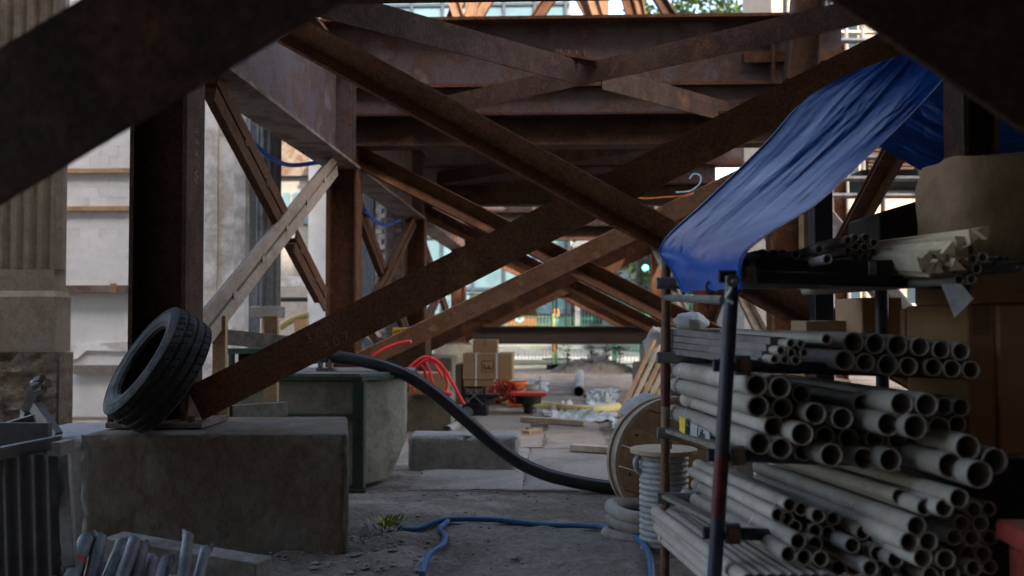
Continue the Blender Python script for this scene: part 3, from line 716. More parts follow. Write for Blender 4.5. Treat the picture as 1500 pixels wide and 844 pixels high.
mb.f = [(k*m_+i, ((k+1)%n)*m_+i, ((k+1)%n)*m_+(i+1)%m_, k*m_+(i+1)%m_) for k in range(n) for i in range(m_)]
low = min(p.z for p in mb.v)
c = P(231,550,4.70); c.z = ZP-low-.004
mb.v = [p+c for p in mb.v]
o = mb.build('car_tyre','tyre',ang=24); tag(o,'worn black car tyre leaning on the rusty column atop the plinth','tyre')

# ================================================================== TIMBER, TANK, BLOCKS (left middle)
def board(p0,p1,wd,ht,name,mat,label,cat='board',up=V(0,0,1),bevel=.003,group=None):
    return tag(MB().bar(p0,p1,wd,ht,up).build(name,mat,bevel=bevel),label,cat,group)
t = T('timber_guard','timber guard of upright posts and rails behind the tyre','guard rail',(P(340,0,5.75).x,5.75,0))
for q,h0 in ((325,463),(400,463)):
    yy = 5.72 if q < 350 else 6.15
    MB().box((P(q-9.5,0,yy).x,yy,0),(P(q+9.5,0,yy).x,yy+.05,P(0,h0,yy).z)).build('post','wood',t,bevel=.003)
MB().bar(P(285,489,5.66),P(432,504,6.05),.04,.09).build('rail','wood_grey',t,bevel=.003)
MB().bar(P(338,605,5.64),P(419,599,5.9),.04,.085).build('rail','wood_grey',t,bevel=.003)
MB().box((P(333,0,5.66).x,5.6,P(0,612,5.64).z),(P(344,0,5.66).x,5.7,P(0,590,5.64).z)).build('block','wood',t)
# tank
Yk = 6.45
xk0, xk1 = P(330,0,Yk).x, P(528,0,Yk).x
xk2 = P(597,0,6.95).x
ztk = P(0,556,Yk).z
t = T('steel_rimmed_tank','beige concrete tank with green steel rim and ribs behind the plinth','tank',((xk0+xk2)/2,Yk+.5,0))
top = [(xk0,Yk),(xk1+.02,Yk),(xk2,Yk+.42),(xk2-.03,Yk+.75),(xk0,Yk+.75)]
bot = [(xk0,Yk),(xk1+.02,Yk),(xk2-.10,Yk+.28),(xk2-.12,Yk+.7),(xk0,Yk+.7)]
mid = [(a,b) for a,b in top]
mb = MB().add([(a,b,.03) for a,b in bot]+[(a,b,.26) for a,b in mid]+[(a,b,ztk) for a,b in top],
   [tuple(range(4,-1,-1))]+[(i,(i+1)%5,5+(i+1)%5,5+i) for i in range(5)]+[(5+i,5+(i+1)%5,10+(i+1)%5,10+i) for i in range(5)]+[tuple(range(10,15))])
mb.build('hull','beige_conc',t,bevel=.012)
out = [(xk0,Yk-.05),(xk1+.03,Yk-.05),(xk2-.02,Yk+.16),(xk2+.07,Yk+.40),(xk2+.04,Yk+.80),(xk0,Yk+.80)]
def slabpoly(poly,z0,z1):
    n = len(poly)
    return MB().add([(a,b,z0) for a,b in poly]+[(a,b,z1) for a,b in poly],[(i,(i+1)%n,n+(i+1)%n,n+i) for i in range(n)]+[tuple(range(n-1,-1,-1)),tuple(range(n,2*n))])
slabpoly(out,ztk+.001,ztk+.028).build('rim','green',t)
slabpoly([(a-.02 if a > xk0 else a,b+.02) for a,b in out],ztk+.029,ztk+.045).build('lid','wood_grey',t)
MB().box((xk1-.03,Yk-.045,.02),(xk1+.03,Yk-.001,ztk)).build('rib','green',t)
MB().box((xk1+.031,Yk-.06,.02),(xk1+.045,Yk+.02,ztk)).build('rib','green',t)
MB().box((xk1-.06,Yk-.07,.0),(xk1+.06,Yk+.02,.018)).build('foot_plate','green',t)
MB().box((xk0,Yk-.03,P(0,613,Yk).z),(xk1-.031,Yk-.001,P(0,604,Yk).z)).build('band','green',t)
for k in range(4): MB().lathe([(0,.012),(.010,.012),(.010,0)],(xk1-.10-.12*k,Yk-.03,P(0,608.5,Yk).z),axis=V(0,-1,0),n=6).build('rivet','green',t)
for k in range(4): MB().lathe([(0,.012),(.010,.012),(.010,0)],(xk1,Yk-.045,.12+.17*k),axis=V(0,-1,0),n=6).build('rivet','green',t)
# green hopper frame behind
t2 = T('green_trestle','green steel trestle behind the timber rails','trestle',(P(355,0,7.4).x,7.4,0))
for q in (342,376): MB().box((P(q-3,0,7.4).x,7.4,.0),(P(q+3,0,7.4).x,7.46,P(0,512,7.4).z)).build('leg','green',t2)
MB().box((P(335,0,7.4).x,7.39,P(0,518,7.4).z),(P(390,0,7.4).x,7.47,P(0,510,7.4).z)).build('top_rail','green',t2)
MB().box((P(335,0,7.4).x,7.39,P(0,545,7.4).z),(P(390,0,7.4).x,7.47,P(0,538,7.4).z)).build('lower_rail','green',t2)
MB().tube([P(352,524,7.5),P(400,524,7.5)],.05,12).build('cylinder','black',t2)
# pipe fitting on the tank and the thick black hose
zl = ztk+.045
f = P(476,545,6.75)
t3 = T('pipe_fitting','grey steel fitting on the tank lid at the hose end','fitting',(f.x,6.75,zl))
MB().box((f.x-.05,6.70,zl),(f.x+.07,6.80,zl+.02)).build('flange_plate','galv',t3)
MB().box((f.x-.04,6.71,zl+.021),(f.x-.02,6.79,zl+.10)).build('lug','galv',t3)
MB().box((f.x+.03,6.71,zl+.021),(f.x+.05,6.79,zl+.10)).build('lug','galv',t3)
MB().tube([P(455,527,6.75),P(485,524,6.75)],.032,10).build('nipple','galv',t3)
hp = [P(482,522,6.75),P(520,527,6.72),P(560,536,6.68),P(600,552,6.62),P(640,579,6.58),P(680,613,6.52),P(720,648,6.5),P(760,677,6.5),P(800,695,6.45),P(840,705,6.42),P(880,712,6.38),P(912,716,6.35)]
tag(MB().tube(spline(hp,5),.043,16).build('black_hose','rubber'),'thick black hose arching from the tank down to the cable reel','hose')
# low concrete kerb block
def cblock(p0,p1,Y,dep,label,mat='concrete',bev=.015,z0=-.05,name='concrete_block'):
    a, b = P(*p0,Y), P(*p1,Y)
    mb = roughbox((a.x,Y,z0),(b.x,Y+dep,a.z),.03,.006,.03,7)
    return tag(weld(mb.build(name,mat)),label,'block')
cblock((597,638),(760,690),7.3,.35,'long low concrete block lying behind the thick black hose')
cblock((590,577),(660,625),9.9,.5,'upright tan concrete block behind the long low one','beige_conc')
# scraps, grate, funnels, bucket
def lathe_thing(name,mat,prof,c,label,cat,axis=V(0,0,1),n=24,parts=None):
    return tag(MB().lathe(prof,c,axis,n).build(name,mat),label,cat)
gy = 11.3
t = T('drain_grate','black square grate leaning with cross pattern near the boxes','grate',P(694,592,gy))
a, b = P(678,566,gy), P(711,594,gy); sx = (b.x-a.x); sz = (a.z-b.z); nb = 9
MB().box((a.x,gy,b.z),(a.x+.02,gy+.03,a.z)).build('frame_bar','black',t); MB().box((b.x-.02,gy,b.z),(b.x,gy+.03,a.z)).build('frame_bar','black',t)
MB().box((a.x+.021,gy,a.z-.02),(b.x-.021,gy+.03,a.z)).build('frame_bar','black',t); MB().box((a.x+.021,gy,b.z),(b.x-.021,gy+.03,b.z+.02)).build('frame_bar','black',t)
for k in range(1,nb):
    MB().box((a.x+.022,gy+.012,b.z+sz*k/nb-.004),(b.x-.022,gy+.022,b.z+sz*k/nb+.004)).build('slat','black',t)
    MB().box((a.x+sx*k/nb-.004,gy+.0225,b.z+.022),(a.x+sx*k/nb+.004,gy+.03,a.z-.022)).build('slat','black',t)
cc = (a+b)/2
for s_ in (-1,1): MB().bar(V(a.x+.02,gy-.004,cc.z-s_*sz*.45),V(b.x-.02,gy-.004,cc.z+s_*sz*.45),.008,.012).build('diagonal_bar','grey_panel',t)
tag(MB().box((a.x-.02,gy+.05,0),(b.x+.02,gy+.3,b.z-.001)).build('rubble_crate','black',bevel=.02),'black crate under the square grate','crate')
def drain(px,py,Y,s_,label,lid='black',tilt=0.0):
    b = G(px,py); Y = b.y; b.z = .005; t = T('plastic_drain',label,'drain',(b.x,Y,b.z))
    MB().box((b.x-.21*s_,Y-.16,b.z+.21*s_),(b.x+.21*s_,Y+.16,b.z+.25*s_)).build('lid',lid,t,bevel=.006)
    MB().lathe([(.05*s_,0),(.06*s_,.1*s_),(.15*s_,.12*s_),(.16*s_,.209*s_)],(b.x,Y,b.z),n=20).build('funnel','black',t)
    return t
drain(706,607,9.0,.95,'black plastic floor drain lying flat beside the low concrete block')
drain(774,606,9.2,1.0,'black plastic drain with a red lid beyond the thick hose',lid='plastic_red')
tag(MB().tube([V(P(672,600,10.4).x,10.4,.075),V(P(684,593,11.0).x,11.0,.075)],.07,14,cap=False).build('pipe_collar','black'),'short black pipe collar on the ground by the low block','pipe')
tag(MB().tube([V(P(655,612,9.4).x,9.4,.055),V(P(668,607,9.8).x,9.8,.055)],.05,14,cap=False).build('pipe_collar','tube_grey'),'short grey pipe collar behind the low block','pipe')
# red mesh bundle
mb = MB(); n = 14
c = P(738,578,11.9)
for j in range(n+1):
    for i in range(n+1):
        a, b = i/n-.5, j/n-.5
        mb.v.append(V(c.x+a*.55+.05*mnoise.noise(V(a*4,b*4,2)), 11.9+.25*b+.08*mnoise.noise(V(a*3,b*3,7)), max(.02, c.z+.02+.30*(.5-b*.9)*math.exp(-(a*2.0)**2*1.2)-.13+.06*mnoise.noise(V(a*6,b*6,5)))))
mb.f = [(j*(n+1)+i,j*(n+1)+i+1,(j+1)*(n+1)+i+1,(j+1)*(n+1)+i) for j in range(n) for i in range(n)]
o = mb.build('red_netting','hose_red'); tag(o,'crumpled red safety netting beside the orange bucket','netting')
wf = o.modifiers.new('net','WIREFRAME'); wf.thickness = .018; wf.use_replace = True
# orange bucket and nested pots
b = P(755,592,12.6)
t = T('bucket','orange plastic bucket in front of the cardboard boxes','bucket',(b.x,12.6,0))
MB().lathe([(0,.0),(.105,.0),(.145,.29),(.13,.29),(.10,.02),(0,.02)],(b.x,12.6,.02),n=28).build('shell','plastic_orange',t)
MB().lathe([(.146,.27),(.158,.27),(.158,.30),(.146,.30)],(b.x,12.6,.02),n=28,closed=True).build('rim','plastic_orange',t)
MB().tube(spline([V(b.x-.15,12.58,.28),V(b.x-.05,12.44,.22),V(b.x+.06,12.44,.22),V(b.x+.15,12.58,.28)],5),.006,6).build('handle','black',t)
b2 = P(775,592,12.9)
t = T('paint_pails','stack of pale nested pails right of the orange bucket','pail',(b2.x,12.9,0))
for k in range(4): MB().lathe([(.10+.004*k,0),(.12+.004*k,.055),(.11,.055)],(b2.x,12.9,.02+.06*k),n=24).build('pail','plastic_white' if k%2 else 'beige_conc',t)
# cardboard boxes
def carton(x0,x1,y0,y1,z0,z1,label,mat='card',straps=0,print_=False):
    t = T('cardboard_box',label,'box',((x0+x1)/2,(y0+y1)/2,z0),'cardboard boxes')
    ct = MB().box((x0,y0,z0),(x1,y1,z1)).build('carton',mat,t,bevel=.006)
    if not straps:
        xm = (x0+x1)/2; MB().box((xm-.025,y0-.0015,z1-.09),(xm+.025,y0-.0003,z1-.001)).build('tape','card_dark',ct); MB().box((xm-.025,y0,z1+.0003),(xm+.025,y1,z1+.0015)).build('tape','card_dark',ct)
    if straps:
        for k in range(straps):
            x = x0+(x1-x0)*(.27+.42*k)
            mb = MB().box((x-.011,y0-.004,z0+.01),(x+.011,y0-.002,z1+.004)).box((x-.011,y0-.002,z1+.002),(x+.011,y1,z1+.004))
            mb.build('strap','strap',t)
    if print_:
        cx,cz,w_,h_ = (x0+x1)/2, (z0+z1)/2, (x1-x0)*.11, (z1-z0)*.2
        for q in ((cx-w_,cz+h_,cx+w_,cz+h_+.008),(cx-w_,cz-h_-.008,cx+w_,cz-h_),(cx-w_-.008,cz-h_-.008,cx-w_,cz+h_+.008),(cx+w_,cz-h_-.008,cx+w_+.008,cz+h_+.008)):
            MB().box((q[0],y0-.003,q[1]),(q[2],y0-.001,q[3])).build('print_line','ink',ct)
        for q,hh in ((-.55,.8),(-.1,.45),(.3,.7),(.65,.3)):
            MB().box((cx+q*w_-w_*.1,y0-.003,cz-h_*.6),(cx+q*w_+w_*.1,y0-.001,cz-h_*.6+h_*1.2*hh)).build('pictogram','ink',ct)
    return t
Yx = 12.95
xa, xz = P(680,0,Yx).x, P(748,0,Yx).x
zx1 = P(0,554,Yx).z; zx2 = P(0,517,Yx).z
carton(xa,xz-.02,Yx,Yx+.6,.005,zx1-.002,'lower cardboard box on the ground under the strapped one',straps=2,print_=True)
carton(xa-.01,xz+.02,Yx-.02,Yx+.62,zx1,zx2,'strapped cardboard box with a printed square, second in the stack',straps=2,print_=True)
carton(P(693,0,13.3).x,P(729,0,13.3).x,13.3,13.55,zx2+.002,P(0,497,13.3).z,'small cardboard box on top of the strapped box')
carton(P(672,0,13.4).x,xa-.03,13.0,13.5,.005,P(0,532,13.2).z,'narrow cardboard box standing left of the strapped stack',mat='card_dark')
# red hose coil, heap
def loop(c, rx, rz, ty, n=24, ph=0, sweep=2*math.pi, dep=.1):
    return [V(c.x+rx*math.cos(ph+sweep*k/n), c.y+ty+dep*math.sin(ph+sweep*k/n*1.0), c.z+rz*math.sin(ph+sweep*k/n)) for k in range(n+1)]
pts = [P(545,523,8.6),P(562,512,8.6),P(585,503,8.6),P(602,500,8.55)]
t = T('red_hose','tangled red hose coiled over the concrete block','hose',P(630,580,8.9))
MB().tube(spline(pts,6),.015,8).build('strand','hose_red',t)
for k,pp in enumerate([[(598,540),(612,528),(626,523),(645,533),(660,556),(672,578),(680,592)],[(600,546),(618,531),(632,527),(648,540),(655,560),(652,572)],[(606,572),(604,548),(616,535),(624,552),(622,578)],[(636,575),(630,545),(622,524),(634,530),(648,552)],[(594,570),(602,560),(622,568),(640,573),(662,578)]]):
    MB().tube(spline([P(x,y,8.9+.05*k) for x,y in pp],6),.0135,8).build('strand','hose_red',t)
t = T('hose_box','tan open box holding hose fittings behind the red hose','box',P(630,575,9.6))
MB().box((P(600,0,9.6).x,9.6,P(0,577,9.9).z+.03),(P(656,0,9.6).x,9.9,P(0,545,9.6).z)).build('carton','card',t,bevel=.005)
# yellow sign box with red lettering
Ys = 11.5
t = T('yellow_box','small yellow box with red lettering leaning by the braces','box',P(591,494,Ys))
MB().box((P(577,0,Ys).x,Ys,P(0,494,Ys).z),(P(606,0,Ys).x,Ys+.12,P(0,480,Ys).z)).build('panel','sign_yellow',t,bevel=.004)
text('HUSKY',P(592,486,Ys-.006),.075,'text_red',t)
tag(MB().box((P(560,0,11.4).x,11.4,0),(P(625,0,11.4).x,11.9,P(0,494.5,11.5).z)).build('tool_chest','rust_dark',bevel=.01),'dark chest carrying the yellow lettered box','chest')
tag(MB().lathe([(0,0),(.09,.01),(.10,.07),(.06,.12),(0,.13)],V(P(605,0,11.4).x,11.45,P(0,494,11.5).z),n=16).build('helmet_bag','black'),'small black bag right of the yellow box','bag')
pts = [P(534,486,10.6),P(546,496,10.4),P(557,506,10.2)]
tag(MB().tube(spline(pts,4),.035,10).build('yellow_tube','plastic_yellow'),'short yellow tube sloping beside the red hose','pipe')
tag(MB().bar(P(555,500,9.3),P(535,472,9.5),.05,.1).build('plank','wood_grey',bevel=.003),'grey plank leaning behind the black hose end','board')

# ================================================================== MIDDLE GROUND LITTER
pts = [G(735,592),G(780,598),G(830,607),G(870,609),G(905,604)]
pts = [p+V(0,0,.06) for p in pts]
tag(MB().tube(spline(pts,5),.055,12).build('long_tube','plastic_yellow'),'long tan tube lying across the path by the clear plastic sheet','pipe')
def film(px0,px1,py0,py1,hgt,label,seed,name='plastic_sheet'):
    mb = MB(); n, m_ = 22, 12
    for j in range(m_+1):
        for i in range(n+1):
            p = G(px0+(px1-px0)*i/n, py0+(py1-py0)*j/m_)
            ed = min(1, 4*min(i/n,1-i/n,j/m_,1-j/m_))
            nn = abs(mnoise.noise(V(i*.5,j*.6,seed)))+.5*abs(mnoise.noise(V(i*1.3,j*1.2,seed+3)))
            mb.v.append(V(p.x+.1*mnoise.noise(V(i*.3,j*.4,seed+5)),p.y+.3*mnoise.noise(V(i*.4,j*.3,seed+8)),.02+hgt*nn*ed+gz(p.x,p.y)))
    mb.f = [(j*(n+1)+i,j*(n+1)+i+1,(j+1)*(n+1)+i+1,(j+1)*(n+1)+i) for j in range(m_) for i in range(n)]
    return tag(mb.build(name,'film',ang=70),label,'plastic sheet')
film(785,905,620,597,.14,'crumpled clear plastic sheet beside the long tan tube',11)
film(858,905,597,572,.15,'crumpled translucent sheet behind the white pipe piece',29)
film(775,800,582,562,.2,'small crumpled plastic wad left of the path',41)
film(900,925,640,622,.12,'white plastic scrap at the foot of the leaning pallet',53)
a, b = G(848,581), G(850,553)
pipe_me_cache = {}
def pipe_mesh(od, wall=.0045, n=18, mat='pvc'):
    key = (od,wall,mat)
    if key in pipe_me_cache: return pipe_me_cache[key]
    r0, r1 = od/2, od/2-wall
    prof = [(r1,.001),(r1+.001,0),(r0-.001,0),(r0,.001),(r0,1),(r1,1)]
    mb = MB().lathe(prof,(0,0,0),V(0,0,1),n,closed=True)
    me = bpy.data.meshes.new('pipe'); me.from_pydata([tuple(v) for v in mb.v],[],mb.f)
    bm = bmesh.new(); bm.from_mesh(me); bmesh.ops.recalc_face_normals(bm,faces=bm.faces); bm.to_mesh(me); bm.free()
    me.polygons.foreach_set('use_smooth',[True]*len(me.polygons)); me.set_sharp_from_angle(angle=R(40)); me.materials.append(MATS[mat])
    pipe_me_cache[key] = me; return me
def pipe(p0,p1,od,label,group=None,mat='pvc',name='conduit_pipe',cat='pipe',wall=.0045):
    d = p1-p0; o = instance(name,pipe_mesh(od,wall,mat=mat),p0,d.to_track_quat('Z','Y'),(1,1,d.length))
    return tag(o,label,cat,group)
pipe(a+V(0,0,.075),b+V(0,0,.075),.15,'short wide grey pipe lying on the path toward the fence',mat='tube_grey',name='pipe_piece')
pipe(G(772,583)+V(0,0,.05),G(786,566)+V(0,0,.06),.11,'white pipe with a red mouth among scraps left of the path',mat='plastic_white',name='pipe_piece')
for k,(q0,q1) in enumerate([((765,620),(858,627)),((838,664),(900,668))]):
    a, b = G(*q0), G(*q1)
    board(a+V(0,0,.05),b+V(0,0,.05),.09,.05,'plank','wood_white',['thin plank lying across the path near the plastic sheet','short plank lying across the path toward the cable reel'][k])
for k,q in enumerate([(790,628,),(783,634)]):
    p = G(*q); board(p+V(-.08,0,.03),p+V(.08,.05,.03),.06,.04,'wood_offcut','wood_grey',['grey wood offcut by the red-lidded drain','second grey offcut nearer the low block'][k])
tag(MB().bar(G(770,638)+V(0,0,.03),G(790,634)+V(0,0,.03),.08,.03).build('wood_offcut','wood'),'orange tan wood offcut at the end of the low concrete block','board')
# dirt mound with weeds
c = G(872,548); mb = MB(); n, m_ = 40, 24
for j in range(m_+1):
    for i in range(n+1):
        a, b = (i/n-.5)*2, (j/m_-.5)*2
        h = max(0,1-a*a-b*b)
        mb.v.append(V(c.x+a*.95, c.y+1.0+b*1.0, -.04+.40*h**.8*(.75+.5*mnoise.noise(V(a*2.2,b*2.2,3)))+.10*h*mnoise.noise(V(a*9,b*9,6))+.05*mnoise.noise(V(a*21,b*21,8))*min(1,h*3)))
mb.f = [(j*(n+1)+i,j*(n+1)+i+1,(j+1)*(n+1)+i+1,(j+1)*(n+1)+i) for j in range(m_) for i in range(n)]
tag(mb.build('dirt_mound','dirt',smooth=False),'rough mound of dark earth in front of the mesh fence','mound')
mc = c+V(0,1,0)
def leaf(mb,p,d,l,wd):
    d = Vector(d).normalized(); s_ = d.cross(V(.3,.2,1)).normalized()*wd
    mid = p+d*l*.5+V(0,0,.1*l); e = p+d*l
    mb.add([p,mid+s_,e,mid-s_],[(0,1,2,3)])
for k,(dx,h) in enumerate([(-.55,.62),(-.08,.55),(.25,.62),(.5,.4)]):
    b = mc+V(dx,-.25,.12)
    t = T('weed_plant',['tall leafy weed on the left of the earth mound','leafy weed on the middle of the earth mound','tallest leafy weed right of the mound centre','small weed at the right end of the mound'][k],'plant',b,'weeds on the mound')
    st = MB().tube(spline([b,b+V(.03,0,h*.5),b+V(-.02,.02,h)],4),.008,6).build('stem','leaf',t)
    mb = MB()
    for q in range(34):
        a = random.uniform(0,6.28); z = random.uniform(.1,1)*h
        leaf(mb,b+V(0,0,z),(math.cos(a),math.sin(a),random.uniform(.1,.9)),random.uniform(.08,.18),.03)
    mb.build('leaves','leaf',t)
mb = MB()
for k in range(500):
    p = V(mc.x+random.uniform(.5,1.7),mc.y+random.uniform(-.7,.5),0); a = random.uniform(0,6.28)
    mb.add([p,p+V(.012,0,0),p+V(.05*math.cos(a),.05*math.sin(a),random.uniform(.05,.14))],[(0,1,2)])
o = mb.build('grass','grass_mat'); o['kind'] = 'stuff'; o['label'] = 'thin dry grass at the right of the earth mound'
# lime weed at the plinth corner + paper scrap
b = G(565,778)
t = T('weed_plant','small lime green weed at the corner of the tyre plinth','plant',b)
mb = MB()
for q in range(70):
    a = random.uniform(0,6.28); r = random.uniform(0,.10)
    leaf(mb,b+V(r*math.cos(a),r*math.sin(a),random.uniform(.0,.06)),(math.cos(a),math.sin(a),random.uniform(.4,1.6)),random.uniform(.03,.06),.008)
mb.build('leaves','leaf_lime',t)
p = G(538,783)
tag(MB().add([p+V(-.05,-.03,.015),p+V(.02,-.04,.02),p+V(.05,.03,.06),p+V(-.01,.05,.04),p+V(0,0,.055)],[(0,1,4),(1,2,4),(2,3,4),(3,0,4)]).build('paper_scrap','plastic_white',smooth=False),'white paper scrap beside the lime green weed','paper')
# blue hoses on the foreground ground
pts = [G(582,775),G(610,774),G(650,769),G(720,770),G(790,775),G(860,780),G(900,790),G(930,806),G(950,830),G(955,860)]
tag(MB().tube(spline([p+V(0,0,.022+gz(p.x,p.y)) for p in pts],5),.0145,10).build('blue_hose','hose_blue'),'blue hose running across the foreground toward the rack','hose')
pts = [G(656,772),G(644,782),G(652,798),G(648,812),G(628,828),G(618,848)]
tag(MB().tube(spline([p+V(0,0,.028+gz(p.x,p.y)) for p in pts],5),.0145,10).build('blue_hose','hose_blue'),'blue hose branch curving down to the bottom edge','hose')

# ================================================================== BOTTOM LEFT
# corrugated steel panel
Yq = 3.45
t = T('corrugated_panel','grey corrugated steel panel standing in the bottom left corner','panel',(P(40,0,Yq).x,Yq,0))
x0, x1 = P(-60,0,Yq).x, P(88,0,Yq).x; n = 90; mb = MB()
zt_ = P(0,668,Yq).z
for z in (.0,zt_):
    for i in range(n+1):
        f_ = i/n; ph = (f_*7)%1
        dep = -.008+.008*math.cos(2*math.pi*ph)
        mb.v.append(V(x0+(x1-x0)*f_ , Yq+.03+dep+ (.05 if z == 0 else 0), z))
mb.f = [(i,i+1,n+2+i,n+1+i) for i in range(n)]
mb.build('sheet','corr_grey',t,ang=20)
MB().bar(P(-60,676,Yq-.03),P(92,646,Yq+.12),.05,.045).build('top_rail','galv',t,bevel=.003)
MB().bar(P(-60,648,Yq+.12),P(52,614,Yq+.22),.05,.04).build('rear_rail','galv',t,bevel=.003)
MB().bar(P(92,655,Yq+.1),P(103,830,Yq+.02),.03,.045,up=V(1,0,0)).build('edge_post','galv',t,bevel=.003)
MB().box((P(84,0,Yq).x,Yq+.0,P(0,668,Yq).z),(P(98,0,Yq).x,Yq+.1,P(0,648,Yq).z)).build('corner_clip','galv',t)
MB().box((x0,Yq+.14,.25),(P(50,0,Yq).x,Yq+.17,P(0,626,Yq).z)).build('rear_sheet','corr_grey',t)
# scaffold bracket behind
t = T('scaffold_bracket','rusty grey scaffold bracket leaning before the stone foot','bracket',P(60,640,4.2))
MB().bar(P(42,602,4.3),P(56,560,4.3),.04,.05).build('arm','galv',t); MB().bar(P(52,596,4.28),P(84,640,4.2),.035,.05).build('arm','galv',t)
MB().tube([P(50,566,4.26),P(62,560,4.26)],.028,10).build('pivot','galv',t)
for k,(x,y) in enumerate([(58,557),(66,563),(60,572)]): MB().lathe([(0,.02),(.02,.02),(.02,-.02),(0,-.02)],P(x,y,4.25),axis=V(1,-.4,.3),n=6).build('nut','rust_grey',t)
MB().bar(P(40,602,4.3),P(30,690,4.35),.04,.05).build('arm','galv',t)
# timber baulk
tag(MB().bar(P(165,793,4.12)+V(0,0,-.02),P(386,826,3.98)+V(0,0,-.035),.13,.10).build('timber_baulk','wood_grey',bevel=.006),'weathered timber baulk lying behind the grey sleeves','timber')
# grey sleeves with crumpled tips
SL = [((103,852),(126,790),13),((131,858),(146,789),13),((158,858),(178,796),11),((170,870),(198,792),12),((192,872),(206,803),14),((212,870),(222,820),12),((226,872),(244,822),12),((266,858),(276,786),10),((287,862),(301,806),10),((76,860),(85,838),11),((148,872),(172,812),11)]
lbl = ['leftmost tall grey sleeve, with a red band, in the bottom left pile','second grey sleeve beside the red-banded one','grey sleeve with a bent tip near the pile middle','tall grey sleeve with a crumpled tip in the pile middle','thick grey sleeve right of the pile middle','short grey sleeve leaning low in the pile','small grey sleeve with a pale tip toward the right','tallest grey sleeve standing at the right of the pile','rightmost grey sleeve beside the timber baulk','lone short sleeve under the corrugated panel','grey sleeve crossing under the bent-tipped one']
for k,((x0,y0),(x1,y1),rp) in enumerate(SL):
    Yk_ = 3.55+.05*(k%3)
    p0, p1 = P(x0,y0,Yk_-.12), P(x1,y1,Yk_+.08); rr = .84*rp*Yk_/F
    d = (p1-p0); p0 = p0-d.normalized()*.25
    t = T('grey_sleeve',lbl[k],'sleeve',p0,'grey sleeves in the bottom left pile')
    mb = MB().tube([p0,p0+(p1-p0)*.5,p1],rr,14)
    bd_ = mb.build('body','sleeve',t)
    u, v, w_ = frame(p1-p0); mb = MB(); n = 14
    prf = [(1.0,0),(1.0,.004),(.94,.009),(.80,.013),(.66,.018),(.70,.024),(.56,.029)]
    for q,(rf,h) in enumerate(prf):
        for i in range(n):
            a = 2*math.pi*i/n; jit = 1+.22*(q>1)*mnoise.noise(V(i*1.7,q*1.9,k*3))
            fl_ = .45 if q > 3 else (.8 if q == 3 else 1)
            mb.v.append(p1+w_*(h*(1+.25*(q>2)*mnoise.noise(V(i,q,k))))+(u*math.cos(a)*fl_+v*math.sin(a))*rr*rf*jit+V(.012*q*(.5-(k%2)),0,0)*.6)
    mb.f = [(q*n+i,q*n+(i+1)%n,(q+1)*n+(i+1)%n,(q+1)*n+i) for q in range(len(prf)-1) for i in range(n)]+[tuple(range(len(prf)*n-n,len(prf)*n))]
    mb.build('crumpled_tip','sleeve',t,ang=25)
    if k == 0: MB().tube([p0+(p1-p0)*.70,p0+(p1-p0)*.76],rr*1.02,14,cap=False).build('red_band','plastic_red',bd_)
# dark rubbish beside
film(60,190,850,800,.12,'crumpled dark sheet under the grey sleeves',77)
bpy.data.objects[[o.name for o in sc.objects if o.name.startswith('plastic_sheet')][-1]].data.materials[0] = MATS['black']

# ================================================================== REELS AND COILS
# big wooden reel
Yr = 5.35
c = P(988,682,Yr); rad = .345; ax = V(.28,-.96,.02).normalized(); c.z = rad+.012
t = T('cable_reel','large wooden cable reel on edge beside the rack','reel',(c.x,c.y,0))
u, v, w_ = frame(ax)
def disc_plank(k, n, h0, h1, r):
    # plank k of n across the disc: strip in v between vk and vk+1
    v0 = -r+2*r*k/n+.003; v1 = -r+2*r*(k+1)/n-.003
    pts = []
    m_ = 6
    for i in range(m_+1):
        q = v0+(v1-v0)*i/m_; pts.append((math.sqrt(max(0,r*r-q*q)),q))
    for i in range(m_+1):
        q = v1+(v0-v1)*i/m_; pts.append((-math.sqrt(max(0,r*r-q*q)),q))
    n_ = len(pts); a = R(-18)
    def W(p,h): x,y = p[0]*math.cos(a)-p[1]*math.sin(a), p[0]*math.sin(a)+p[1]*math.cos(a); return c+u*x+v*y+w_*h
    return MB().add([W(p,h0) for p in pts]+[W(p,h1) for p in pts],[(i,(i+1)%n_,n_+(i+1)%n_,n_+i) for i in range(n_)]+[tuple(range(n_-1,-1,-1)),tuple(range(n_,2*n_))])
for k in range(6):
    disc_plank(k,6,.0,.03,rad-.02).build('plank','wood_reel',t)
MB().lathe([(rad-.02,-.004),(rad,-.004),(rad,.034),(rad-.02,.034)],c,w_,48,closed=True).build('rim','wood_white',t)
for k in range(6):
    disc_plank(k,6,-.10,-.07,rad-.02).build('plank','wood_white',t)
MB().lathe([(rad-.02,-.104),(rad,-.104),(rad,-.072),(rad-.02,-.072)],c,w_,48,closed=True).build('rim','wood_white',t)
MB().lathe([(rad-.012,-.071),(rad-.012,-.005)],c,w_,48).build('lagging','wood_white',t)
for a in range(8):
    MB().lathe([(0,.006),(.008,.006),(.008,0)],c+w_*.031+(u*math.cos(a*.785+.2)+v*math.sin(a*.785+.2))*.27,w_,8).build('bolt','rust_dark',t)
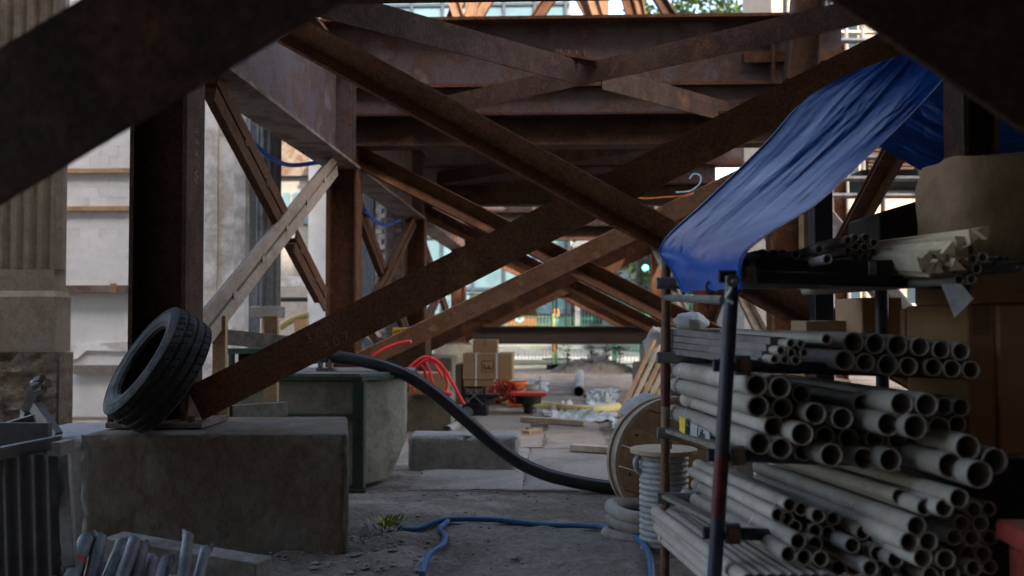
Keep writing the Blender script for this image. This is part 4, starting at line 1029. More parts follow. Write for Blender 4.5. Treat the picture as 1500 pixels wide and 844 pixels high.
# white wrap over the reel's top
# small spool with wooden top disc and ribbed tube
Yv = 4.75
c2 = P(972,660,Yv)
t = T('ribbed_tube_spool','small spool of white ribbed tubing under a round wooden top','spool',(c2.x,Yv,0))
MB().lathe([(0,0),(.155,0),(.158,.022),(0,.022)],(c2.x,Yv,c2.z-.011),n=32).build('wooden_top','wood_pale',t,bevel=.003)
MB().tube([V(c2.x+.03,Yv-.02,c2.z+.012),V(c2.x+.03,Yv-.02,c2.z+.05)],.008,8).build('bolt','galv',t)
n = 17; zb_ = .02; zt_ = c2.z-.018
for k in range(n):
    z = zb_+(zt_-zb_)*(k+.5)/n
    MB().tube([V(c2.x+(.10)*math.cos(2*math.pi*i/28),Yv+.10*math.sin(2*math.pi*i/28),z) for i in range(29)],.0165,8,cap=False).build('tube_turn','plastic_white',t)
MB().lathe([(.085,0),(.085,1)],(c2.x,Yv,0),n=20)
MB().tube([V(c2.x,Yv,.0),V(c2.x,Yv,c2.z-.012)],.086,20).build('core','wood_grey',t)
MB().tube(spline([V(c2.x-.12,Yv-.03,zt_-.005),V(c2.x-.135,Yv-.04,zt_-.03),V(c2.x-.125,Yv-.03,zt_-.07),V(c2.x-.10,Yv-.02,zt_-.09)],5),.014,8).build('loose_end','plastic_white',t)
# grey conduit coil
c3 = G(955,800)
t = T('conduit_coil','grey ribbed conduit coil lying at the foot of the spool','coil',(c3.x,c3.y,0))
for k in range(3):
    ring = [V(c3.x+.015*(k%2),c3.y+.10,.036+.062*k)+V((.215-.010*k)*math.cos(2*math.pi*i/40),(.20-.01*k)*math.sin(2*math.pi*i/40),.012*math.sin(2*math.pi*i/40*2+k)) for i in range(41)]
    MB().tube(ring,.033,12,cap=False).build('turn','pvc',t)
# white wrap and leaning pallet
Yl = 8.8
t = T('wood_pallet','pale wooden pallet leaning against the rack side','pallet',P(925,620,Yl))
for k in range(5):
    a, b = P(906+9*k,612+4*k,8.9-.14*k), P(958+8*k,500+7*k,9.3-.14*k)
    MB().bar(a,b,.022,.075,up=V(.3,-.9,.3)).build('slat','wood_pale' if k%2 else 'wood',t)
for f_ in (.06,.5,.93):
    a = lerp(P(908,614,8.97),P(960,502,9.37),f_); b = lerp(P(946,630,8.4),P(994,530,8.8),f_)
    MB().bar(a,b,.08,.05,up=V(.5,.2,.8)).build('bearer','wood',t)
mb = MB(); c = P(952,520,9.2)
def bag(c,rx,ry,rz,label,seed,mat='plastic_white',name='plastic_bag',cat='bag'):
    mb = MB(); n, m_ = 20, 12
    for j in range(m_+1):
        th = math.pi*j/m_
        for i in range(n):
            a = 2*math.pi*i/n; dd = V(math.sin(th)*math.cos(a),math.sin(th)*math.sin(a),math.cos(th))
            k = 1+.22*mnoise.noise(dd*2.2+V(seed,0,0))+.10*mnoise.noise(dd*6+V(0,seed,0))
            mb.v.append(V(c.x+dd.x*rx*k,c.y+dd.y*ry*k,max(0.0,c.z+dd.z*rz*k)))
    mb.f = [(j*n+i,j*n+(i+1)%n,(j+1)*n+(i+1)%n,(j+1)*n+i) for j in range(m_) for i in range(n)]
    return tag(mb.build(name,mat,ang=60),label,cat)
bag(P(962,510,9.6),.12,.2,.20,'white plastic wrapped bundle behind the leaning pallet',4)
tag(MB().box((P(930,0,9.5).x,9.5,0),(P(990,0,9.5).x,10.0,P(0,530,9.6).z)).build('wrapped_crate','wood_grey',bevel=.02),'grey crate under the white wrapped bundle','crate')
bag(P(955,600,6.6)+V(0,0,.0),.20,.2,.10,'white plastic wrap lying over the top of the cable reel',9)
bag(P(1012,472,6.0),.10,.14,.06,'white plastic bag on crates behind the far rack post',14)
tag(MB().box((P(980,0,6.0).x,6.0,0),(P(1100,0,6.0).x,6.6,P(0,482,6.0).z)).build('storage_crate','wood_grey',bevel=.01),'crate behind the far rack post carrying a white bag','crate')

pts = [P(925,288,9.2),P(945,291,9.2),P(975,289,9.15),P(1005,287,9.1),P(1016,283,9.1)]
tag(MB().tube(spline(pts,6),.008,6).build('orange_wire','plastic_orange'),'thin orange wire strung behind the long flat brace','wire')
pts = [P(990,282,9.1),P(1010,280,9.1),P(1024,270,9.1),P(1026,258,9.1),P(1016,255,9.1),P(1010,262,9.1)]
tag(MB().tube(spline(pts,6),.0065,6).build('pale_rope','sign_blue'),'looped pale blue rope end hanging behind the long flat brace','rope')
# ================================================================== PIPE RACK
YN, YF, YR = 2.62, 3.65, 3.02
nt_, nb_ = P(1073,405,YN), P(1045,870,YN); 
nbx = nb_+(nb_-nt_)*((nb_.z)/(nt_.z-nb_.z))
ft = P(976,372,YF); fb = V(ft.x-.012,YF,0)
XRR = P(1412,0,YR).x
rk = T('pipe_rack','scaffold tube rack with blue and rusty posts stacked with pipes','rack',((ft.x+XRR)/2,(YN+YF)/2,0))
np_ = MB().tube([nbx,nt_],.0188,14).build('post','post_blue',rk); np_['label'] = 'dark blue near post with a red worn patch'
a = nbx+(nt_-nbx)*.0
def on_post(py): 
    f_ = (py-405)/(870-405); return nt_+(nb_-nt_)*f_
MB().tube([on_post(665),on_post(760)],.0192,14,cap=False).build('red_patch','red_worn',np_)
fp_ = MB().tube([fb,ft],.0168,12).build('post','rust_pale',rk); fp_['label'] = 'rusty far post'
MB().tube([ft+(fb-ft)*.26,ft+(fb-ft)*.41],.0172,12,cap=False).build('red_patch','red_worn',fp_)
MB().tube([V(XRR,YR,0),V(XRR,YR,P(0,396,YR).z)],.0235,12).build('post','post_blue',rk)
MB().tube([V(XRR-.05,YF,0),V(XRR-.05,YF,ft.z)],.0235,12).build('post','post_blue',rk)
# shelf levels: (near rail py, far z)
LV = [(404,.0),(537,0),(671,0),(786,0)]
SLV = []
for k,(py,_) in enumerate(LV):
    pn = on_post(py); zf = CAM.z+(pn.z-CAM.z)*1.14
    pr_ = P(1412,py+12,YR)
    rl_ = MB().tube([pn+V(-.03,0.036,0),pn+V(.03,.036,0),V(XRR+.05,YR+.035,pr_.z)],.017,12).build('rail','post_blue' if k else 'black',rk)
    MB().tube([V(ft.x-.04,YF-.045,zf),V(XRR,YF-.045,zf)],.021,12).build('rail','galv',rk)
    MB().lathe([(.018,-.02),(.027,-.02),(.027,.02),(.018,.02)],pn+V(.045,.036,0),V(1,0,0),14,closed=True).build('clamp','galv',rl_)
    MB().box((pn.x+.032,YN-.004,pn.z-.02),(pn.x+.055,YN+.004,pn.z+.02)).build('clamp_bolt','rust_pale',rl_)
    SLV.append((pn.z+.0215,zf+.0215))
    nb2 = 4
    for q in range(nb2 if k == 0 else (0 if k == 1 else 1)):
        x0 = pn.x+.03+q*(XRR-pn.x-.05)/nb2
        zz0, zz1 = (P(1075,py,YR).z-.002, zf+.0225) if k == 0 else (pn.z+.0185, zf+.0185)
        if k == 0: zz1 = zz0-.01
        wd = (XRR-pn.x-.05)/nb2-.01
        dx = -.07
        ya, yb = (YR-.12, YF+.08) if k == 0 else (YN+.06, YF-.07)
        if k: wd = .035; zz0 -= .03; zz1 -= .03
        sl = (zz1-zz0)/(YF-.045-(YR if k == 0 else YN)-.035)
        y0_ = (YR if k == 0 else YN)+.035; za, zb_ = zz0+sl*(ya-y0_), zz0+sl*(yb-y0_)
        th = .028 if k == 0 else .013
        if k: za += .014; zb_ += .014
        MB().add([(x0,ya,za),(x0+wd,ya,za),(x0+wd+dx,yb,zb_),(x0+dx,yb,zb_),(x0,ya,za+th),(x0+wd,ya,za+th),(x0+wd+dx,yb,zb_+th),(x0+dx,yb,zb_+th)],
            [(0,3,2,1),(4,5,6,7),(0,1,5,4),(1,2,6,5),(2,3,7,6),(3,0,4,7)]).build('shelf_board','wood_grey',rk)
# side bar of the far frame at the top and diagonal
MB().tube([ft+V(0,0,-.16),on_post(440)+V(-.02,0,0)],.012,8).build('side_rail','galv',rk)
MB().box((P(1086,0,YR-.13).x,YR-.145,P(0,420,YR).z),(P(1300,0,YR-.13).x,YR-.125,P(0,388,YR).z)).build('front_beam','black',rk)
MB().box((P(1094,0,YR-.15).x,YR-.16,P(0,418,YR).z),(P(1102,0,YR-.15).x,YR-.146,P(0,390,YR).z)).build('front_cleat','wood_grey',rk)
MB().box((P(1268,0,YR-.15).x,YR-.16,P(0,416,YR).z),(P(1278,0,YR-.15).x,YR-.146,P(0,390,YR).z)).build('front_cleat','wood_grey',rk)
# sticker on the shelf edge
lb = P(1026,637,3.6)
MB().bar(P(1012,630,3.25),P(1040,645,3.05),.004,.05).build('edge_sticker','plastic_white',rk)
MB().bar(P(996,620,3.40),P(1004,625,3.32),.004,.05).build('edge_sticker','sign_yellow',rk)
text('Life', P(1027,636,3.12), .045, 'ink', rk, rot=(math.pi/2,R(10),R(-74)), name='lettering')

def zoomA(x,y): return 960+x/1.611, 320+y/1.611
S2 = [(468,293,50),(520,296,48),(572,300,50),(625,303,46),(675,310,44),(722,314,44),(447,335,48),(496,340,46),(549,346,50),(598,349,46),(657,351,44),(701,355,44),(746,358,44)]
S2s = [(320,295,21),(343,296,20),(297,312,22),(322,317,22),(352,317,22),(282,333,22),(306,333,22),(332,335,23)]
S3 = [(240,394,52),(295,399,52),(344,414,46),(243,444,52),(300,447,50),(378,461,52),(442,472,52),(280,491,50),(347,509,54),(400,513,46),(457,520,48),(248,532,52),(298,543,52),(350,550,46),(416,559,54),(492,566,52),(555,570,54),(604,567,46),
      (582,438,56),(641,440,56),(683,444,44),(722,446,46),(551,486,56),(614,492,58),(670,494,52),(712,487,44),(518,520,46),(571,522,46),(679,532,48),(738,541,60),(697,583,60),(765,605,64),(802,573,60)]
S4 = [(577,656,38),(615,650,36),(650,642,36),(717,661,46),(597,685,36),(637,682,42),(682,684,44),(752,687,40),(385,702,36),(420,708,34),(378,738,35),(408,742,34),(338,762,40),(378,768,37),(315,793,40),(352,800,40),(391,804,40),
      (575,726,38),(617,726,46),(648,716,36),(680,718,37),(724,720,40),(768,720,40),(551,758,38),(600,764,46),(645,763,46),(706,752,40),(748,755,40),(526,791,38),(567,806,40),(632,801,46),(686,805,46),(737,791,38),(775,791,38),
      (508,826,40),(546,835,37),(590,830,37),(650,842,40),(700,838,40),(752,826,40),(465,772,38),(490,742,36),(535,705,36)]
S4 += [(345,686,34),(312,708,34),(298,738,34),(284,768,35),(330,728,34),(318,676,34),(290,700,34)]
S5 = [(222+26*k+13*(r%2),858+27*r,40) for r in range(4) for k in range(8)]
def fill(lst, x0,x1,y0,y1, sp, mind, dd, keep):
    r = 0; y = y0
    while y <= y1:
        x = x0+(sp/2 if r%2 else 0)
        while x <= x1:
            if keep(x,y) and all((x-a)**2+(y-b)**2 > mind*mind for a,b,_ in lst): lst.append((x+random.uniform(-3,3),y+random.uniform(-2,2),dd))
            x += sp
        y += sp*.87; r += 1
fill(S3,262,740,395,585,50,40,47,lambda x,y: y > 395+(x-240)*.13 and y < 545+(x-250)*.10)
fill(S4,330,790,650,850,40,31,35,lambda x,y: (x > 500 and y > 650) or (x > 330 and y > 690+max(0,(430-x))*.0 and x < 440) or y > 800)
ORD = ['first','second','third','fourth','fifth','sixth','seventh','eighth','ninth','tenth','eleventh','twelfth','thirteenth','fourteenth','fifteenth','sixteenth','seventeenth','eighteenth','nineteenth','twentieth']
def row_labels(lst, base, thr):
    order = sorted(range(len(lst)), key=lambda i: lst[i][1]); rows = []
    for i in order:
        if rows and lst[i][1]-lst[rows[-1][0]][1] < thr: rows[-1].append(i)
        else: rows.append([i])
    lab = {}
    for r,row in enumerate(rows):
        row.sort(key=lambda i: lst[i][0])
        for c_,i in enumerate(row): lab[i] = f'{base}, {ORD[r]} row down, {ORD[c_]} from left'
    return lab
def lay(lst, od, label, group, lo, hi, fan=1.09, ylen=YF+.10, dx=-.10, zo=zoomA, fixY=None, jit=.012, kw={}):
    lab = row_labels(lst,label,26) if len(lst) > 1 else {0: label}
    for i,(x,y,dd) in enumerate(lst):
        px_, py_ = zo(x,y); Y0_ = max(lo,min(hi,F*od/(dd/1.611))); ym = (lo+hi)/2+.02; Y = fixY or ym+(Y0_-ym)*.42
        od_ = od if fixY else max(.012,round(min(od*1.12,dd/1.611*Y/F)/.002)*.002)
        p0 = P(px_,py_,Y); yl = ylen+random.uniform(-.05,.05)
        z1 = CAM.z+(p0.z-CAM.z)*(1+(fan-1)*(yl-Y)/1.4)
        p1 = V(p0.x+dx*(yl-Y)/1.4+random.uniform(-jit,jit), yl, z1+random.uniform(-jit,jit)*.4)
        pipe(p0,p1,od_,lab[i],group,**kw)
lay(S2,.0603,'thick grey pipe on the second shelf','thick pipes on the second shelf',2.4,2.8)
lay(S2s,.0267,'thin pipe bundled on the second shelf','thin pipes on the second shelf',2.42,2.66,kw=dict(wall=.003))
lay([(405,285,26)],.0334,'single slim grey conduit lying above the thin bundle','slim pipe on the second shelf',2.45,2.7)
lay(S3,.0603,'thick grey pipe on the third shelf','thick pipes on the third shelf',2.15,2.9)
lay(S4,.0422,'medium grey pipe on the fourth shelf','medium pipes on the fourth shelf',2.2,2.85,fan=1.13)
lay(S5,.0422,'medium grey pipe under the fourth shelf','medium pipes under the fourth shelf',2.5,2.9,fan=1.12,fixY=2.48)
# strut channels on second shelf left
for k in range(4):
    p0 = P(1140-6*k,500+10*k,2.68); p1 = P(988,486+9.5*k,YF+.05)
    o = MB().bar(p0,p1,.045,.02).build('strut_channel','galv'); tag(o,['topmost','second','third','lowest'][k]+' flat grey metal channel stacked at the left of the second shelf','channel','metal channels on the second shelf')
# top shelf pipes
def zoomB(x,y): return 1080+x/3.8375, 200+y/3.8375
TP = [(146,656,46),(207,658,46),(257,658,44),(330,664,50),(386,674,46),(443,687,50),(508,690,56),(460,634,50),(622,586,44),(665,568,44),(724,568,46),(769,597,44),(665,620,44),(716,622,46),(622,645,44),(665,679,44),(717,678,46),(762,653,44)]
tl_ = row_labels(TP,'thin pipe on the top shelf',30)
for ti_,(x,y,dd) in enumerate(TP):
    px_,py_ = zoomB(x,y); Y = max(2.75,min(3.15,F*.026/(dd/3.8375)))
    p0 = P(px_,py_,Y); yl = YF+random.uniform(-.3,.05); k = (yl-Y)
    p1 = V(p0.x-.06*k+random.uniform(-.03,.0), yl, p0.z-.012*k)
    pipe(p0,p1,.0267,tl_[ti_],'thin pipes on the top shelf',wall=.0032)
def zoomC(x,y): return 1300+x/2.815, 180+y/2.815
for (x,y,dd) in [(395,555,40),(352,562,40),(315,600,42),(370,602,42),(298,645,40),(348,645,42),(275,605,40)]:
    px_,py_ = zoomC(x,y); p0 = P(px_,py_,2.62)
    pipe(p0,p0+V(-.1,1.2,.0),.0267,'thin grey conduit below the timber strips at the top right','thin pipes under the timber strips',wall=.0032)
for (x,y) in [(465,558),(492,560),(440,578),(475,590),(502,588),(523,597),(548,607),(556,578)]:
    px_,py_ = zoomC(x,y); p0 = P(px_,py_,2.72)
    pipe(p0,p0+V(-.06,.9,.01),.0145,'very thin dark conduit beside the paper sack','very thin conduits at the right edge',mat='tube_grey',wall=.002)
# triangular timber strips
ST = [(1440,338),(1424,345),(1408,352),(1392,362),(1378,370),(1362,376),(1350,384),(1398,376),(1384,384),(1372,390),(1412,368),(1430,356),(1404,388),(1418,380),(1432,372),(1362,392)]
for i,(x,y) in enumerate(ST):
    p0 = P(x,y+2,2.60+.03*(i%3)); p1 = P(1215+6*(i%5)+(0 if y>360 else 14), 372+ (y-366)*.36+3, 3.9)
    a = random.uniform(0,6.28); pr = [(.022*math.cos(a+q),.022*math.sin(a+q)) for q in (0,1.75,4.2)]
    o = MB().ext(pr,p0,p1).build('timber_strip','wood_pale'); tag(o,'pale triangular timber strip bundled on the top shelf','timber strip','triangular timber strips')
# white tag
a = P(1395,418,2.62)
tag(MB().add([P(1378,416,2.62),P(1408,416,2.60),P(1426,438,2.60),P(1398,466,2.64),P(1378.2,416,2.626),P(1408,416,2.606),P(1426,438,2.606),P(1398,466,2.646)],[(0,1,2,3),(7,6,5,4),(0,4,5,1),(1,5,6,2),(2,6,7,3),(3,7,4,0)]).build('paper_tag','plastic_white'),'white paper tag hanging below the timber strips','tag')
# cardboard on the right and behind
Yb = 3.3
def cartpx(px0,px1,py0,py1,Y,dep,label,mat='card',**k):
    a, b = P(px0,py0,Y), P(px1,py1,Y); return carton(a.x,b.x,Y,Y+dep,b.z,a.z,label,mat,**k)
cartpx(1416,1461,446,660,2.95,.5,'tall cardboard box at the right end of the rack')
cartpx(1462,1570,446,665,2.93,.5,'cardboard box cut by the right picture edge')
cartpx(1430,1570,386,445,2.95,.5,'low wide cardboard box above the tall one at the right')
cartpx(1262,1322,436,506,3.75,.35,'cardboard box behind the second shelf, left one')
cartpx(1324,1404,452,510,3.7,.35,'cardboard box with tape behind the second shelf, right one')
cartpx(1180,1260,470,520,3.95,.25,'small shadowed cardboard box deep behind the second shelf','card_dark')
tb = P(1490,662,2.9)
tag(MB().box((P(1414,0,2.9).x,2.94,0),(P(1600,0,2.9).x,3.5,P(0,664,2.95).z)).build('dark_filler','black',bevel=.01),'dark cabinet for the shade under the cardboard boxes at the right edge','filler')  # black box put in for the dark space, also carries the boxes
# kraft paper sack
def sack(px0,px1,py0,py1,Y,dep,label):
    a, b = P(px0,py0,Y), P(px1,py1,Y); mb = MB(); n, m_ = 28, 18
    cxm, cy, w_, h_ = (a.x+b.x)/2, Y+dep/2, (b.x-a.x)/2, a.z-b.z
    for j in range(m_+1):
        f_ = j/m_; s_ = 1-.10*(f_>.8)*((f_-.8)/.2)**1.0-.04*(1-f_)
        for i in range(n):
            th = 2*math.pi*i/n; cs, sn = math.cos(th), math.sin(th)
            sq = (abs(cs)**4+abs(sn)**4)**-.25
            wr = 1+.035*mnoise.noise(V(cs*3,sn*3,f_*5))+.02*mnoise.noise(V(cs*9,sn*9,f_*4))
            mb.v.append(V(cxm+cs*sq*w_*s_*wr, cy+sn*sq*dep/2*s_*wr, b.z+h_*f_+ (.02*mnoise.noise(V(cs*2,sn*2,7)) if j == m_ else 0)))
    mb.f = [(j*n+i,j*n+(i+1)%n,(j+1)*n+(i+1)%n,(j+1)*n+i) for j in range(m_) for i in range(n)]+[tuple(range(m_*n,(m_+1)*n)),tuple(range(n-1,-1,-1))]
    t = T('paper_sack',label,'sack',(cxm,cy,b.z)); mb.build('sack','kraft',t,ang=50)
sack(1396,1620,226,384,2.98,.42,'large brown paper sack on boxes at the right edge')
# dark equipment on the top shelf
a, b = P(1288,276,3.75), P(1408,392,3.75)
mb = slabpoly([(a.x,3.75),(b.x,3.75),(b.x,4.15),(a.x,4.15)],b.z,a.z)
mb.v[4].z -= .09; mb.v[7].z -= .09
tag(mb.build('black_case','black',bevel=.008),'black case with a sloped corner on the top shelf','case')
tag(MB().box((P(1190,0,4.6).x,4.6,0),(P(1217,0,4.6).x,4.72,P(0,285,4.6).z)).build('black_post','black',bevel=.004),'black upright post behind the tarp edge','post')
tag(MB().box((P(1174,0,5.0).x,5.0,0),(P(1189,0,5.0).x,5.1,P(0,300,5.0).z)).build('timber_post','wood',bevel=.004),'tan timber post beside the black upright','post')
# red bin bottom right
a = P(1462,762,2.42)
t = T('red_bin','red plastic bin in the bottom right corner','bin',(a.x+.25,2.35,0))
MB().box((a.x+.02,2.24,0),(a.x+.55,2.42,a.z-.05)).build('body','red_paint',t,bevel=.012)
MB().box((a.x,2.22,a.z-.049),(a.x+.57,2.44,a.z)).build('rim','red_paint',t,bevel=.008)
# pipe ties (white string round the bundles)
# ================================================================== TARPS
def curve(pts, t):
    n = len(pts)-1; k = min(int(t*n),n-1); return lerp(pts[k],pts[k+1],t*n-k)
def tarp(left,right,label,nu=90,nv=130,amp=.018,seed=1,name='blue_tarp'):
    L_, R_ = spline(left,10), spline(right,10); t = T(name,label,'tarp',left[-1])
    mb = MB()
    for j in range(nv+1):
        v_ = j/nv; a, b = curve(L_,v_), curve(R_,v_)
        for i in range(nu+1):
            u_ = i/nu; p = lerp(a,b,u_)
            ed = math.sin(math.pi*u_)**.5
            uu = u_+.05*mnoise.noise(V(u_*2,v_*2.5,seed))+.10*v_
            tri = lambda q: abs(((q+seed*.37)%1)*2-1)
            fold = amp*(1.1*tri(uu*1.7)+.45*tri(uu*4.3+.3*v_)+.22*tri(uu*9.7-.6*v_))
            patch = max(0, mnoise.noise(V(u_*3,v_*5,seed+20)))
            wr = .010*mnoise.noise(V(u_*4,v_*3,seed))+patch*(.030*abs(mnoise.noise(V(u_*13,v_*16,seed+5)))+.016*abs(mnoise.noise(V(u_*30,v_*34,seed+9))))
            for fu,fv,am in ((3.5,1.2,.012),(8,3,.008),(16,11,.005),(5,16,.004)):
                wr += .5*am*(1-abs(mnoise.noise(V(u_*fu+seed*3,v_*fv,seed*1.7+fu))))**9
            mb.v.append(p+V(.25,-1,.35).normalized()*((fold*(.6+.4*v_)+wr)*(.35+.65*ed)) - V(0,0,.012*math.sin(math.pi*v_)*ed))
    mb.f = [(j*(nu+1)+i,j*(nu+1)+i+1,(j+1)*(nu+1)+i+1,(j+1)*(nu+1)+i) for j in range(nv) for i in range(nu)]
    o = mb.build('sheet','tarp',t,ang=180)
    return t
left = [P(1262,100,4.78),P(1185,142,4.70),P(1120,212,4.35),P(1040,290,3.98),P(970,358,3.66),P(986,396,3.58),P(1002,430,3.46)]
right = [P(1395,60,4.78),P(1388,104,4.55),P(1330,170,4.2),P(1260,238,3.8),P(1195,298,3.3),P(1096,364,2.72),P(1084,426,2.56)]
t = tarp(left,right,'blue tarpaulin stretched from the long brace down over the rack corner')
for q in ((1073,411,2.53),(1040,420,3.0)):
    MB().lathe([(.008,0),(.017,0),(.017,.004),(.008,.004)],P(*q),V(.2,-1,.1),20,closed=True).build('grommet','galv',t)
MB().tube(spline(left,8)[10:],.005,6).build('hem_cord','tarp',t)
MB().tube(spline(right,8)[8:],.005,6).build('hem_cord','tarp',t)
MB().tube(spline([P(1073,411,2.525),P(1070,425,2.56),P(1064,436,2.59),P(1074,444,2.59)],5),.004,6).build('tie_cord','strap',t)
left = [P(1385,95,5.25),P(1340,150,5.25),P(1300,195,5.25),P(1283,214,5.25)]
right = [P(1640,150,4.9),P(1640,190,4.9),P(1640,215,4.9),P(1640,240,4.9)]
top_ = [P(1385,96,5.3),P(1440,130,5.3),P(1560,170,5.2),P(1640,190,5.1)]
bot_ = [P(1284,214,5.3),P(1384,262,5.3),P(1480,232,5.2),P(1640,225,5.1)]
tarp(top_,bot_,'dark blue tarpaulin hanging in the shade behind the right column',amp=.02,seed=5)

# ================================================================== RIGHT SIDE BEHIND THE RACK
t = T('tube_scaffold','grey tube scaffold glimpsed between the tarp and the black case','scaffold',(P(1260,0,12).x,12,0))
for q in (1150,1215,1290,1345,1400): MB().tube([V(P(q,0,12).x,12,0),V(P(q,0,12).x,12,6.5)],.03,8).build('standard','galv',t)
for py in (231,262,287,338,348,30,60): MB().tube([P(1120,py,12),P(1420,py,12)],.035,8).build('ledger','galv',t)
for q in (0,1,2): MB().tube([P(1140+90*q,340,11.9),P(1200+90*q,235,11.9)],.025,8).build('diagonal_tube','galv',t)
MB().box((P(1255,0,12.2).x,12.1,P(0,285,12).z),(P(1420,0,12).x,12.6,P(0,255,12).z)).build('platform','black',t)
t = T('slatted_screen','tan slatted timber screen high behind the tarp at the right','screen',P(1300,255,13))
for k in range(6):
    z = P(0,240+5.2*k*-1+0,13).z-.0; MB().box((P(1270,0,13).x,13,P(0,256-5.2*k,13).z),(P(1335,0,13).x,13.04,P(0,253-5.2*k,13).z)).build('slat','wood',t)
MB().box((P(1265,0,13.1).x,13.05,P(0,262,13).z),(P(1340,0,13.1).x,13.1,P(0,222,13).z)).build('backing','rust_dark',t)
# sunlit facade with scaffold at upper right
t = T('peach_facade','sunlit peach facade behind scaffold tubes at the upper right','building',(9,26,0))
MB().box((P(1130,0,26).x,26,0),(22,30,16)).build('wall','peach',t)
for r in range(4):
    for q in range(5):
        x = P(1130,0,26).x+1.0+q*2.4; z = 1.5+r*3.3
        wn = MB().box((x,25.97,z),(x+1.2,25.999,z+1.9)).build('window','glass_dark',t); MB().box((x-.1,25.9,z-.12),(x+1.3,25.998,z-.01)).build('sill','concrete_white',wn)
t = T('facade_scaffold','grey scaffold standing before the peach facade','scaffold',(P(1215,0,22).x,22,0))
for q in (1192,1204,1216,1238,1262): MB().tube([V(P(q,0,22).x,22,0),V(P(q,0,22).x,22,14)],.06,8).build('standard','galv',t)
for py in (20,48,78): MB().tube([P(1150,py,22),P(1300,py,22)],.05,8).build('ledger','galv',t)
MB().tube([P(1200,70,21.9),P(1222,20,21.9)],.05,8).build('diagonal_tube','galv',t)
MB().tube([P(1205,72,21.8),P(1212,45,21.8)],.09,8).build('wrapped_tube','fence_teal',t)

# ================================================================== FENCE AND STREET
Yf = 21.9
def fence_panel(px0,px1,py_top,mat,label,Y=Yf):
    a, b = P(px0,py_top,Y), P(px1,py_top,Y)
    t = T('fence_panel',label,'fence',((a.x+b.x)/2,Y,0),'mesh fence panels')
    zt_ = a.z
    for x in (a.x,b.x): MB().tube([V(x,Y,0),V(x,Y,zt_)],.028,8).build('frame_post',mat,t)
    for z in (.12,zt_*.55,zt_): MB().tube([V(a.x,Y,z),V(b.x,Y,z)],.022,8).build('frame_rail',mat,t)
    mb = MB(); n = int((b.x-a.x)/.075)
    for k in range(1,n):
        x = a.x+(b.x-a.x)*k/n; mb.box((x-.006,Y+.025,.14),(x+.006,Y+.035,zt_-.02))
    for k in range(1,9):
        z = .12+(zt_-.12)*k/9; mb.box((a.x,Y+.0355,z-.005),(b.x,Y+.045,z+.005))
    o = mb.build('wire_mesh',mat,t,smooth=False); o['kind'] = 'stuff'
    for x in (a.x+.02,b.x-.02): MB().box((x-.12,Y-.3,0),(x+.12,Y+.3,.1)).build('foot_weight','black',t)
    return t
fence_panel(600,709,431,'fence_green','mesh fence panel behind the third column')
fence_panel(713,810,430,'fence_green','light green mesh fence panel with the red sign')
fence_panel(815,898,434,'fence_teal','green mesh fence panel behind the orange marker post')
fence_panel(902,946,434,'fence_teal','narrow green mesh fence panel above the earth mound')
fence_panel(950,1040,434,'fence_teal','green mesh fence panel at the right by the pallet')
t = T('red_sign','square red sign with a pale blue round emblem on the fence','sign',P(764,477,Yf-.06))
a, b = P(742,450,Yf-.06), P(786,478,Yf-.06)
MB().box((a.x,Yf+.06,b.z),(b.x,Yf+.08,a.z)).build('board','sign_red',t)
cc = P(761,466,Yf+.055)
MB().lathe([(0,0),(.10,0),(.10,.004),(0,.004)],cc,V(0,-1,0),28).build('emblem_disc','sign_blue',t)
MB().lathe([(.055,.005),(.07,.005),(.07,.008),(.055,.008)],cc,V(0,-1,0),28,closed=True).build('emblem_ring','concrete_white',t)
MB().box((cc.x-.012,cc.y-.008,cc.z-.04),(cc.x+.012,cc.y-.005,cc.z+.04)).build('emblem_mark','mullion',t)
# marker post
b = P(814,530,24.6)
t = T('marker_post','orange reflective marker post with black base behind the fence','marker post',(b.x,24.6,.1))
MB().lathe([(.05,.05),(.055,.06),(.05,1.05),(.09,1.07),(.09,1.22),(.05,1.25),(0,1.25)],(b.x,24.6,.1),n=16).build('post','plastic_orange',t)
for z in (.72,.9): MB().lathe([(.054,z),(.056,z+.01),(.056,z+.10),(.054,z+.11)],(b.x,24.6,.1),n=16,closed=True).build('white_band','strap',t)
MB().lathe([(0,0),(.34,0),(.34,.03),(.1,.05),(0,.05)],(b.x,24.6,.1),n=8).build('base','black',t)
# glass building
Yg = 40
x0, x1 = -30, P(836,0,Yg).x
t = T('glass_building','blue glass office building across the street','building',((x0+x1)/2,Yg,0))
MB().box((x0,Yg+.1,0),(x1,Yg+12,30)).build('core','grey_panel',t)
pw, ph = 1.25, 1.05
me = None
bx = MB().box((-pw/2+.05,0,.05),(pw/2-.05,.06,ph-.05)); me = bpy.data.meshes.new('pane'); me.from_pydata([tuple(v) for v in bx.v],[],bx.f); me.materials.append(MATS['glass_blue'])
for r in range(16):
    for c_ in range(6):
        x = x1-.2-pw*(c_+.5)
        if x < P(560,0,Yg).x: continue
        instance('pane',me,V(x,Yg+.02,.2+r*ph)-V(*t.location),parent=t)
for c_ in range(8): MB().box((x1-.2-pw*c_-.06,Yg-.1,.1),(x1-.2-pw*c_+.06,Yg+.05,17.2)).build('mullion','mullion',t)
for r in range(17): MB().box((x1-.2-pw*7,Yg-.06,.2+r*ph-.06),(x1-.05,Yg+.04,.2+r*ph+.06)).build('transom','mullion',t)
